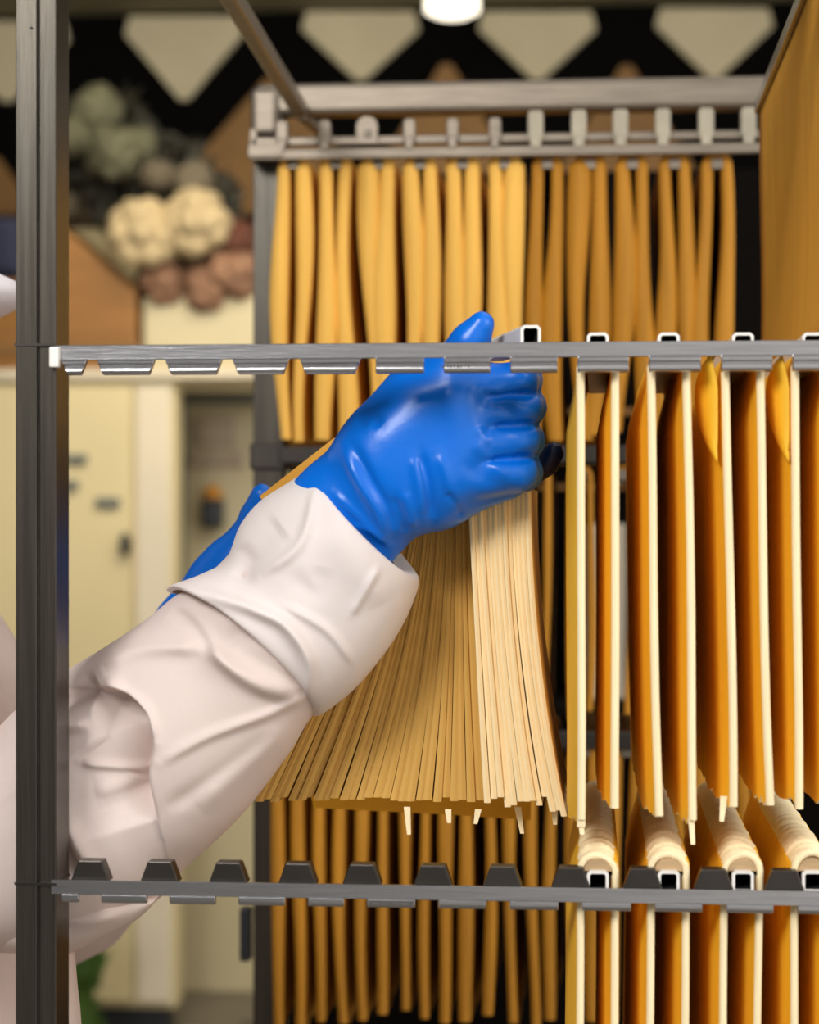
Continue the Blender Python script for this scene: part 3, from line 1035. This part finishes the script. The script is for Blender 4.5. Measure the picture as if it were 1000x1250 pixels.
back_row([361 + 51.3 * k for k in range(11)], 194, 538, lambda i: [M['ochre'], M['ochre_edge']] if i < 6 else [M['ochre_dk'], M['ochre_dk_edge']], 'rear',
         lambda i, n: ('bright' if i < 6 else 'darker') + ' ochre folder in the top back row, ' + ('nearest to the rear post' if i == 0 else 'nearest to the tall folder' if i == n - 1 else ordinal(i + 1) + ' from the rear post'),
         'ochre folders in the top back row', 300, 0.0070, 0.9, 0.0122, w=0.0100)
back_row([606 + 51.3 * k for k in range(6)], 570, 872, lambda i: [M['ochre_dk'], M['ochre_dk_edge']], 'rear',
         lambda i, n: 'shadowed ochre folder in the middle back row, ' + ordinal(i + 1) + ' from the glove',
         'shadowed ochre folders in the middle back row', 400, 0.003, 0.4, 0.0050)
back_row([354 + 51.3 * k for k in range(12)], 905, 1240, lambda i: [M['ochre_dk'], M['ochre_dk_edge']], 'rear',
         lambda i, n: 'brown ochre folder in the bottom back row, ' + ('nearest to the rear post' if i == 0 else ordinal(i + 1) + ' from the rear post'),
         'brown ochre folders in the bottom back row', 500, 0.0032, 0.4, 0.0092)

# ------------------------------------------------------------------ the gripped bundle
NT, NC = 27, 13
N = NT + NC
grp = 'paper sheets in the gripped bundle'


def bundle_x(i, tt):
    if i < NT:
        s = i / NT
        top, bot = 470 + (572 - 470) * s, 310 + (590 - 310) * s
        e = tt ** (1.0 + 0.75 * s)
    else:
        s = (i - NT) / (NC - 1)
        top, bot = 572 + (641 - 572) * s, 592 + (686 - 592) * s
        e = tt ** (1.15 + 0.9 * s)
    return top + (bot - top) * e


for i in range(N):
    rg = random.Random(900 + i)
    cream = i >= NT
    ytop = 645 - 50 * (i / N)
    ybot = (976 + rg.uniform(-3, 3)) if not cream else 980 + rg.uniform(-10, 6) + (12 if i > N - 4 else 0)
    Y0 = (0.150 - 0.02 * i / NT if not cream else 0.092) + rg.uniform(-.002, .002)
    dep = 0.17 + rg.uniform(-.01, .01)
    rows_o, rows_i = [], []
    nzb = 18
    ph = rg.uniform(0, 6.28)
    for q in range(nzb):
        tt = q / (nzb - 1)
        py = ytop + (ybot - ytop) * tt
        xa, xn = bundle_x(i, tt), bundle_x(min(i + 1, N - 1), tt) if i < N - 1 else bundle_x(i, tt) + 7
        if i == NT - 1: xn = bundle_x(NT, tt)
        wdt = (xn - xa) * 1.0
        wig = 0.9 * math.sin(4 * tt + ph) * tt
        pl_, pr_ = P(xa + wig, py, Y0), P(xa + wig + wdt, py, Y0)
        yb_ = 0.0
        rows_o.append([pl_ + Vector((0, dep, 0)), pl_ + Vector((0, 0.0004, 0)), pl_ + (pr_ - pl_) * 0.2, pl_ + (pr_ - pl_) * 0.5 + Vector((0, -0.0006, 0)), pl_ + (pr_ - pl_) * 0.8, pr_ + Vector((0, 0.0004, 0)), pr_ + Vector((0, dep, 0))])
    mb = MB()
    mb.grid(rows_o, 0, False, closed=True)
    mb.add(rows_o[0], [tuple(range(7))])
    mb.add(rows_o[-1], [tuple(range(6, -1, -1))])
    o = mb.build('paper_sheet', M['cream'] if cream else M['tan'])
    if cream:
        lab = 'cream paper sheet in the gripped bundle, ' + ('rightmost of all' if i == N - 1 else ordinal(N - i) + ' from its right edge')
    else:
        j = NT - i
        lab = 'tan paper sheet in the gripped bundle, ' + (('first' if j == 1 else ordinal(j)) + ' left of the cream sheets' if j <= 20 else ordinal(i + 1) + ' from its left edge by the sleeve')
    tag(o, lab, 'paper sheet', grp)
# orange backing card and the torn strips below the bundle
mb = MB()
q0, q1, q2, q3 = P(372, 930, 0.34), P(650, 930, 0.34), P(648, 1000, 0.34), P(384, 985, 0.34)
mb.prism([(q0.x, q0.z), (q1.x, q1.z), (q2.x, q2.z), (P(560, 997, .34).x, P(560, 994, .34).z), (q3.x, q3.z)], 'y', 0.335, 0.338)
tag(mb.build('backing_card', M['orange']), 'orange backing card showing below the tan sheets of the bundle', 'card')
for k, (px, y0, y1, dx) in enumerate(((497, 985, 1018, 3), (547, 988, 1004, 2), (584, 988, 1005, -3), (632, 985, 1017, 6), (677, 985, 1006, 1), (709, 994, 1018, 2), (843, 985, 1030, 3), (884, 972, 1002, -3))):
    Yk = 0.12 if px < 700 else 0.012
    a, b = P(px, y0, Yk), P(px + dx, y1, Yk)
    mb = MB().add([a + Vector((-.0022, 0, 0)), a + Vector((.0022, 0, 0)), b + Vector((.0012, -.003, 0)), b + Vector((-.0014, -.003, 0)), a + Vector((-.0022, 0.001, 0)), a + Vector((.0022, 0.001, 0)), b + Vector((.0012, -.002, 0)), b + Vector((-.0014, -.002, 0))],
                  [(0, 1, 2, 3), (7, 6, 5, 4), (0, 4, 5, 1), (1, 5, 6, 2), (2, 6, 7, 3), (3, 7, 4, 0)])
    lab = ['leftmost paper strip dangling below the tan sheets', 'short paper strip below the middle of the bundle', 'short slanting paper strip below the bundle, left of the cream sheets', 'long paper strip dangling under the cream sheets', 'paper strip dangling at the right end of the bundle',
           'paper strip dangling from the first orange front folder', 'long paper strip dangling from the second orange front folder', 'paper strip dangling from the third orange front folder'][k]
    tag(mb.build('paper_strip', M['orange_edge']), lab, 'paper strip', 'torn strips dangling under the papers')
mb = MB()
a, b = P(322, 612, 0.17), P(413, 541, 0.17)
dv = (b - a).normalized(); nv_ = Vector((-dv.z, 0, dv.x)) * 0.0045
mb.prism([((a + nv_).x, (a + nv_).z), ((b + nv_).x, (b + nv_).z), ((b - nv_).x, (b - nv_).z), ((a - nv_).x, (a - nv_).z)], 'y', 0.168, 0.24)
tag(mb.build('mustard_card', M['ochre']), 'mustard card whose edge shows along the top of the white cuff', 'card')

# ------------------------------------------------------------------ the person
sh_z = 1.38
XB, YBd = -0.575, 0.31
person = thing('person', (XB, YBd, 0), 'person in a white gown and blue gloves reaching in from the left to grip papers', 'person')


def V3(p):
    return (p.x, p.y, p.z)


elb = P(6, 1066, 0.155)
wri = P(408, 628, 0.078)
# body under the clothes: one continuous surface
S = SDF((-1.0, -0.08, -0.02), (0.05, 0.72, 1.76), 0.012)
k = 0.03
S.cap((XB, YBd, 0.98), (XB + .01, YBd, 1.22), 0.125, 0.118, k, (0.85, 1.25, 1))
S.cap((XB + .01, YBd, 1.22), (XB, YBd, 1.32), 0.118, 0.10, k, (0.85, 1.4, 1))
S.cap((XB, YBd, 1.36), (XB - 0.04, YBd, 1.49), 0.052, 0.05, k)
hx, hz = XB - 0.035, 1.585
S.cap((hx - .02, YBd, hz + .03), (hx, YBd, hz + .02), 0.093, 0.092, 0.02, (1.05, 0.86, 1.1))
S.cap((hx + .03, YBd, hz - .05), (hx + .045, YBd, hz - .085), 0.058, 0.034, 0.03, (1, 0.95, 1))
S.cap((hx + .09, YBd, hz + .01), (hx + .112, YBd, hz - .028), 0.008, 0.015, 0.012)
S.cap((hx + .088, YBd - .018, hz - .058), (hx + .088, YBd + .018, hz - .058), 0.008, 0.008, 0.01)
for sy in (-1, 1):
    S.cap((hx - .005, YBd + sy * .082, hz - .01), (hx - .012, YBd + sy * .086, hz + .02), 0.014, 0.018, 0.008, (1, 0.6, 1.2))
S.chain([(XB, YBd - .16, sh_z - .03), V3(elb), V3(wri)], [0.050, 0.037, 0.029], 0.03, 0.02)
elbL = (XB + 0.12, YBd + .17, 1.16)
wriL = V3(P(258, 745, 0.30))
S.chain([(XB, YBd + .16, sh_z - .03), elbL, wriL], [0.052, 0.042, 0.030], 0.03, 0.02)
for sy in (-1, 1):
    S.chain([(XB, YBd + sy * .085, 0.95), (XB + .015, YBd + sy * .095, 0.5), (XB - .02, YBd + sy * .1, 0.08)], [0.088, 0.056, 0.038], 0.03, 0.02)
    S.cap((XB - .04, YBd + sy * .1, 0.05), (XB + .13, YBd + sy * .105, 0.035), 0.04, 0.032, 0.03)
Vb, Fb = S.mesh(2)
body = np_mesh('body', Vb, Fb, M['skin'], person)
for sy in (-1, 1):
    MB().ball((hx + .083, YBd + sy * .032, hz + .012), 0.0125).build('eye', M['eye'], person)
    MB().ball((hx + .0925, YBd + sy * .032, hz + .012), 0.0055).build('iris', M['iris'], person)


def loft(name, stations, m, parent, dr, nv=56, ridges=(), noise=0.0, seed=0, rim=0.0, sub_per=5, solid=0.0012, cap_end=False):
    """cloth tube through stations (upper point, lower point, depth Y, bow); the outline is the cloth's own width at each station"""
    st = []
    n = len(stations)
    def cr(a, b, c, d, t):
        return 0.5 * ((2 * b) + (-a + c) * t + (2 * a - 5 * b + 4 * c - d) * t * t + (-a + 3 * b - 3 * c + d) * t ** 3)
    arr = np.array([[s[0][0], s[0][1], s[1][0], s[1][1], s[2], s[3], s[4]] for s in stations], float)
    for i in range(n - 1):
        for q in range(sub_per):
            t = q / sub_per
            st.append(cr(arr[max(i - 1, 0)], arr[i], arr[i + 1], arr[min(i + 2, n - 1)], t))
    st.append(arr[-1])
    rows = []
    for s in st:
        U, L = P(s[0], s[1], s[4]), P(s[2], s[3], s[4])
        c = (U + L) / 2
        h = (U - L) / 2
        ax = Vector((-h.z, 0, h.x)).normalized()      # along the sleeve, towards the hand
        if ax.x < 0: ax = -ax
        row = []
        for j in range(nv):
            a = 2 * math.pi * j / nv
            fr = max(0.0, -math.sin(a))
            row.append(c + h * math.cos(a) + Vector((0, 1, 0)) * math.sin(a) * s[6] + ax * (s[5] / 1900.0) * fr)
        rows.append(row)
    V = np.array([[tuple(p) for p in r] for r in rows]).reshape(-1, 3)
    ni = len(rows)
    Fc = np.array([(i * nv + j, i * nv + (j + 1) % nv, (i + 1) * nv + (j + 1) % nv, (i + 1) * nv + j) for i in range(ni - 1) for j in range(nv)])
    Nn = vnormals(V, Fc)
    cen = np.repeat(np.array([np.mean([tuple(p) for p in r], axis=0) for r in rows]), nv, axis=0)
    if np.mean(np.sum(Nn * (V - cen), axis=1)) < 0:
        Nn = -Nn
        Fc = Fc[:, ::-1]
    if ridges:
        hgt = ridge_field(V, ridges) * np.clip(-Nn[:, 1] * 1.5, 0, 1)
        V = V + Nn * hgt[:, None] * np.array([0.25, 1.0, 0.25])
    if noise:
        rg = np.random.RandomState(seed)
        dsp = np.zeros(len(V))
        for _ in range(14):
            kv = rg.normal(0, 1, 3) * 45
            dsp += np.sin(V @ kv + rg.uniform(0, 6.28))
        V = V + Nn * (dsp * noise / 4)[:, None] * np.array([0.35, 1, 0.35])
    o = np_mesh(name, V, Fc, m, parent)
    if solid:
        md = o.modifiers.new('thickness', 'SOLIDIFY')
        md.thickness = solid
        md.offset = -1
    return o


# gown body (hangs from the shoulders, left of the rack)
gz = [(1.43, .06, .07, 0), (1.40, .085, .15, 0), (1.36, .105, .20, 0), (1.30, .125, .215, 0), (1.22, .130, .215, 0), (1.17, .135, .22, 0.0), (1.12, .150, .23, .02), (1.0, .165, .24, .02), (0.8, .18, .25, .02), (0.55, .20, .27, .02), (0.50, .20, .27, .02)]
rows = []
rg = random.Random(4)
for (z, rx, ry, ox) in gz:
    row = []
    for j in range(64):
        a = 2 * math.pi * j / 64
        fl = 1 + (0.05 * max(0, 1.25 - z) * math.sin(9 * a + 1.3) + 0.03 * max(0, 1.25 - z) * math.sin(15 * a))
        row.append(Vector((XB - 0.005 + ox + rx * fl * math.cos(a), YBd + ry * fl * math.sin(a), z)))
    rows.append(row)
gown = MB().grid(rows, 0, True, closed=True).build('gown', M['gown'], person, solid=0.002, recalc=False, sub=1)

sl_st = [((290, 665), (462, 800), .090, 6, .044), ((250, 706), (415, 848), .091, 14, .048), ((212, 730), (380, 876), .092, 14, .050), ((180, 756), (352, 920), .095, 4, .054), ((128, 790), (303, 985), .10, 0, .060), ((92, 812), (262, 1028), .104, 0, .064), ((58, 834), (224, 1062), .108, 0, .067),
         ((18, 868), (190, 1100), .112, 0, .070), ((-20, 905), (120, 1140), .12, 0, .075), ((-70, 930), (20, 1160), .13, 0, .080), ((-130, 900), (-60, 1130), .15, 0, .085), ((-220, 820), (-180, 1060), .17, 0, .088), ((-300, 775), (-300, 980), .18, 0, .085)]
sl_r = [([(128, 828), (150, 850), (172, 868), (188, 905)], 0.010, 9), ([(112, 840), (150, 846), (178, 872), (184, 905), (178, 950), (192, 1004)], -0.040, 42, 1), ([(60, 866), (92, 848), (122, 834)], -0.016, 13),
        ([(60, 868), (78, 885), (110, 882)], 0.007, 7), ([(95, 932), (135, 938), (176, 946)], 0.005, 5), ([(195, 932), (250, 900), (330, 870), (380, 845)], 0.004, 6),
        ([(125, 812), (180, 792), (250, 790)], 0.006, 10), ([(250, 790), (300, 820), (372, 850)], 0.007, 11), ([(228, 740), (262, 790), (300, 830), (360, 856)], 0.005, 9), ([(205, 745), (240, 765), (262, 800)], -0.005, 9),
        ([(270, 780), (320, 770), (360, 800), (368, 840)], -0.006, 12), ([(60, 1000), (80, 1040), (98, 1075)], -0.012, 10), ([(78, 1000), (98, 1040), (118, 1070)], 0.006, 12), ([(110, 968), (150, 960), (160, 950)], 0.005, 14),
        ([(240, 990), (300, 930), (360, 885)], 0.004, 16), ([(200, 990), (260, 950), (340, 890)], -0.003, 10)]
sleeve = loft('sleeve', sl_st, M['gown'], gown, None, nv=220, ridges=sl_r, noise=0.0011, seed=3, sub_per=26)
cf_st = [((380, 584), (486, 696), .088, -8, .036), ((383, 572), (510, 705), .086, -8, .044), ((348, 592), (503, 738), .087, -8, .050), ((318, 612), (486, 773), .088, -6, .052), ((294, 642), (462, 808), .089, 6, .053), ((275, 684), (436, 838), .089, 18, .054),
         ((244, 703), (408, 862), .089, 30, .055), ((206, 718), (388, 874), .089, 40, .056), ((210, 724), (378, 868), .089, 38, .048)]
cf_r = [([(386, 590), (374, 650), (352, 680), (314, 702)], 0.0045, 6), ([(462, 692), (445, 722), (428, 752)], 0.0035, 4), ([(352, 700), (385, 722), (392, 690)], -0.002, 14), ([(345, 738), (400, 770), (432, 812)], 0.003, 6),
        ([(215, 716), (262, 728), (320, 748), (352, 766), (378, 808), (374, 860)], 0.007, 8), ([(345, 640), (320, 660), (300, 690)], -0.004, 18), ([(400, 640), (440, 690), (470, 740)], 0.003, 24), ([(285, 665), (300, 690), (290, 712)], -0.006, 12)]
cuff = loft('cuff', cf_st, M['cuff'], gown, None, nv=180, ridges=cf_r, noise=0.0009, seed=8, sub_per=18)
# fold of loose cloth under the elbow, below the lower rail
fold_st = [((195, 1092), (188, 1104), .10, 0, .012), ((172, 1086), (168, 1122), .10, 0, .02), ((135, 1080), (135, 1140), .10, 0, .03), ((85, 1078), (85, 1162), .105, 0, .035), ((30, 1070), (30, 1160), .11, 0, .04), ((-40, 1060), (-40, 1150), .13, 0, .045)]
loft('hanging_fold', fold_st, M['gown'], gown, None, nv=48, ridges=[([(60, 1118), (110, 1122), (150, 1112)], 0.005, 8), ([(70, 1105), (130, 1102)], -0.004, 6)], noise=0.0008, seed=5, sub_per=6)
tail_st = [((64, 1135), (84, 1135), .10, 0, .02), ((58, 1160), (88, 1158), .10, 0, .022), ((50, 1210), (92, 1208), .10, 0, .026), ((45, 1260), (96, 1258), .10, 0, .03), ((40, 1420), (100, 1418), .105, 0, .034)]
loft('hanging_fold', tail_st, M['gown'], gown, None, nv=48, ridges=[([(66, 1150), (70, 1200), (72, 1260)], 0.004, 6)], noise=0.0008, seed=6, sub_per=6)
def arm_sleeve(pts, rads):
    """upper sleeves follow the arms from the shoulder down"""
    P_ = [Vector(p) for p in pts]
    path, rr = [], []
    for i in range(len(P_) - 1):
        for q in range(10):
            t = q / 10
            a, b, c_, d = P_[max(i - 1, 0)], P_[i], P_[i + 1], P_[min(i + 2, len(P_) - 1)]
            path.append(0.5 * (2 * b + (c_ - a) * t + (2 * a - 5 * b + 4 * c_ - d) * t * t + (3 * b - a - 3 * c_ + d) * t ** 3))
            rr.append((rads[i] + (rads[i + 1] - rads[i]) * t) * (1 + 0.035 * math.sin(7.3 * (i + t)) + 0.02 * math.sin(17 * (i + t))))
    path.append(P_[-1]); rr.append(rads[-1])
    return MB().tube(path, rr, 36, cap=False).build('sleeve', M['gown'], gown, solid=0.0015, recalc=False)


arm_sleeve([(XB - .01, YBd - .10, sh_z - .005), (XB + .005, YBd - .165, sh_z - .035), tuple((Vector((XB, YBd - .16, sh_z - .03)) + Vector(V3(elb))) / 2), V3(elb)], [.082, .076, .060, .052])
arm_sleeve([(XB - .01, YBd + .10, sh_z - .005), (XB + .005, YBd + .165, sh_z - .035), elbL, V3(P(206, 812, .30))], [.082, .078, .066, .036])
# trousers, clogs
for sy in (-1, 1):
    rows = []
    for (z, r, ox) in ((0.85, .1, 0), (0.5, .085, .012), (0.3, .08, .0), (0.07, .075, -.01)):
        rows.append([Vector((XB + ox + r * math.cos(2 * math.pi * j / 32), YBd + sy * .097 + r * .95 * math.sin(2 * math.pi * j / 32), z)) for j in range(32)])
    MB().grid(rows, 0, True, closed=True).build('trouser_leg', M['trouser'], person, solid=0.002, recalc=False)
    cx0 = XB + 0.04
    rows = []
    for (z, sx, syy) in ((0.0, .135, .05), (0.02, .142, .055), (0.05, .14, .054), (0.085, .11, .048), (0.10, .08, .04)):
        rows.append([Vector((cx0 - (0.03 if z > .08 else 0) + sx * math.cos(2 * math.pi * j / 32), YBd + sy * .102 + syy * math.sin(2 * math.pi * j / 32), z)) for j in range(32)])
    mb = MB().grid(rows, 0, True, closed=True)
    mb.add(rows[0], [tuple(range(31, -1, -1))]); mb.add(rows[-1], [tuple(range(32))])
    mb.build('clog', M['shoe'], person)
# cap with a rolled peak
rows = []
for i in range(13):
    ph = (math.pi * 0.56) * i / 12
    rows.append([Vector((hx - .012 + .113 * math.sin(ph) * math.cos(2 * math.pi * j / 40), YBd + .096 * math.sin(ph) * math.sin(2 * math.pi * j / 40), hz + .035 + .105 * math.cos(ph))) for j in range(40)])
cap_ = MB().grid(rows, 0, True, closed=True).build('cap', M['cap'], person, solid=0.002, recalc=False)
tipx = P(18, 360, YBd - 0.02).x
zp0, zp1 = P(0, 327, YBd).z, P(0, 398, YBd).z
rows = []
for i in range(9):
    u = i / 8
    row = []
    for j in range(25):
        a = -1.25 + 2.5 * j / 24
        R = 0.105 + (tipx - (hx - .012) - 0.105) * (0.55 + 0.45 * math.sin(math.pi * min(1, u * 1.15)))
        zz = zp0 + (zp1 - zp0) * u
        row.append(Vector((hx - .012 + R * math.cos(a), YBd + min(R, 0.125) * math.sin(a) * 0.9, zz)))
    rows.append(row)
brim = MB().grid(rows, 0, True)
brim.build('peak', M['cap'], cap_, solid=0.004, recalc=False)

# ---- right glove
def Q(px, py, Y):
    return tuple(P(px, py, Y))


lo = np.array(P(300, 760, 0.0)); hi = np.array(P(720, 360, 0.16))
S = SDF((lo[0], 0.0, lo[2]), (hi[0], 0.165, hi[2]), 0.0016)
u_ = 1 / 1900.0
# wrist and forearm part inside the cuff
S.cap(Q(345, 680, .086), Q(424, 616, .078), 0.034, 0.0325, 0.006, (1, 0.85, 1))
S.cap(Q(424, 616, .078), Q(480, 572, .070), 0.0325, 0.036, 0.012, (1, 0.8, 1))
# back of the hand: four metacarpals
mc = [(556, 478), (566, 512), (566, 548), (556, 586)]
root = [(468, 545), (470, 565), (474, 585), (480, 605)]
for (a, b), (c_, d_) in zip(root, mc):
    S.cap(Q(a, b, .068), Q(c_, d_, .057), 0.021, 0.0155, 0.020, (1, 0.95, 1))
S.cap(Q(486, 524, .066), Q(545, 492, .060), 0.0195, 0.0160, 0.018)
# fleshy edge below (little-finger side) and thumb muscle above
S.cap(Q(486, 618, .074), Q(540, 611, .072), 0.0185, 0.0160, 0.016)
S.cap(Q(540, 610, .072), Q(622, 592, .068), 0.0150, 0.0095, 0.012)
S.cap(Q(392, 650, .084), Q(450, 640, .080), 0.022, 0.0180, 0.012, (1, .8, 1))
S.cap(Q(425, 695, .086), Q(468, 656, .078), 0.0230, 0.0135, 0.012, (1, .9, 1))
S.cap(Q(462, 552, .072), Q(512, 490, .070), 0.019, 0.0175, 0.020)
S.cap(Q(510, 482, .070), Q(556, 472, .064), 0.0170, 0.016, 0.020)
# fingers: knuckle -> first joint -> second joint -> tip, curling behind the papers
fg = [((556, 474), (646, 464), (640, 468), (606, 474), .0115), ((566, 510), (650, 497), (640, 500), (600, 502), .0118), ((566, 545), (648, 538), (640, 538), (602, 536), .0118), ((558, 584), (646, 577), (638, 577), (604, 574), .0116)]
for A, B, C_, D, r in fg:
    S.chain([Q(*A, .058), Q(B[0] - 12, B[1], .058), Q(B[0] - 6, B[1], .074), Q(C_[0] - 4, C_[1], .098), Q(D[0], D[1], .112)], [r + .0035, r, r, r - .001, r - .0022], 0.0030, 0.004)
# thumb rising behind the rail, its tip above it
S.chain([Q(512, 486, .074), Q(552, 446, .060), Q(574, 418, .050), Q(588, 396, .046)], [.0165, .0135, .0118, .0085], 0.010, 0.006)
# clefts between the fingers
for (x0_, y0_, x1_, y1_) in ((610, 484, 668, 479), (616, 520, 668, 518), (600, 562, 670, 557)):
    S.cut(Q(x0_, y0_, .0415), Q(x1_, y1_, .0500), 0.0014, 0.0064, 0.0035)
Vg, Fg = S.mesh(5)
gl_r = [([(418, 545), (440, 590), (462, 625), (472, 662)], 0.0045, 7), ([(428, 540), (452, 585), (474, 622), (482, 650)], -0.0035, 6), ([(405, 600), (440, 632), (478, 668)], 0.0025, 5),
        ([(512, 552), (522, 590), (528, 636)], -0.0042, 6), ([(505, 556), (512, 590), (516, 630)], 0.0026, 6), ([(536, 552), (548, 590), (560, 630)], 0.0026, 7), ([(545, 600), (556, 615), (566, 634)], -0.0030, 5),
        ([(492, 600), (500, 622), (505, 645)], 0.0028, 6), ([(478, 605), (490, 630), (496, 652)], -0.0025, 5),
        ([(575, 536), (596, 560), (622, 584)], 0.0030, 8), ([(582, 520), (590, 534), (600, 540)], 0.0024, 8),
        ([(584, 470), (610, 480), (640, 500)], 0.0018, 6), ([(590, 488), (615, 500), (636, 510)], -0.0014, 5),
        ([(436, 520), (450, 508), (466, 520)], -0.003, 8), ([(560, 560), (600, 590), (640, 600)], -0.0015, 9), ([(430, 640), (455, 648), (470, 660)], 0.002, 5),
        ([(594, 484), (630, 482), (676, 479)], -0.0046, 4), ([(600, 521), (636, 519), (676, 518)], -0.0046, 4), ([(592, 563), (630, 560), (676, 557)], -0.0046, 4)]
Ng = vnormals(Vg, Fg)
hg = 0.62 * ridge_field(Vg, gl_r) * np.clip(-Ng[:, 1] * 1.8 + 0.1, 0, 1)
Vg = Vg + Ng * hg[:, None]
glove = np_mesh('glove', Vg, Fg, M['glove'], person)
glove['label'] = 'blue glove gripping the bundle'
# dark finger end of the far hand behind the knuckles
# ---- left glove, mostly hidden behind the cuff
lo = np.array(P(180, 800, 0.36)); hi = np.array(P(420, 540, 0.36))
S = SDF((lo[0], 0.22, lo[2]), (hi[0], 0.36, hi[2]), 0.0022)
S.cap(Q(232, 770, .30), Q(290, 705, .29), 0.030, 0.030, 0.008, (1, .8, 1))
S.cap(Q(276, 712, .29), Q(306, 672, .285), 0.027, 0.022, 0.01, (1, .7, 1))
S.chain([Q(296, 668, .285), Q(310, 630, .28), Q(320, 604, .275)], [.0125, .0105, .0085], 0.006)
for q, (dx, dy) in enumerate(((14, 8), (27, 22), (38, 38))):
    S.chain([Q(302 + dx, 672 + dy, .285), Q(326 + dx, 642 + dy, .27), Q(334 + dx, 656 + dy, .245), Q(322 + dx, 676 + dy, .24)], [.0115, .0105, .0095, .0085], 0.004)
S.chain([Q(276, 716, .28), Q(300, 700, .26), Q(322, 680, .25)], [.014, .012, .0095], 0.008)
Vl, Fl = S.mesh(2)
g2 = np_mesh('glove', Vl, Fl, M['glove'], person)
g2['label'] = 'blue glove half hidden behind the white cuff'
# gloved fingertip in shade, the shade painted as navy, beside the knuckles
mb = MB()
mb.tube([P(650, 580, .135), P(668, 566, .128), P(677, 550, .122), P(680, 542, .12)], [.007, .0085, .007, .003], 14)
o = mb.build('clip', M['glove_dk'])
tag(o, 'gloved fingertip with painted shade just behind the little finger of the glove', 'clip')
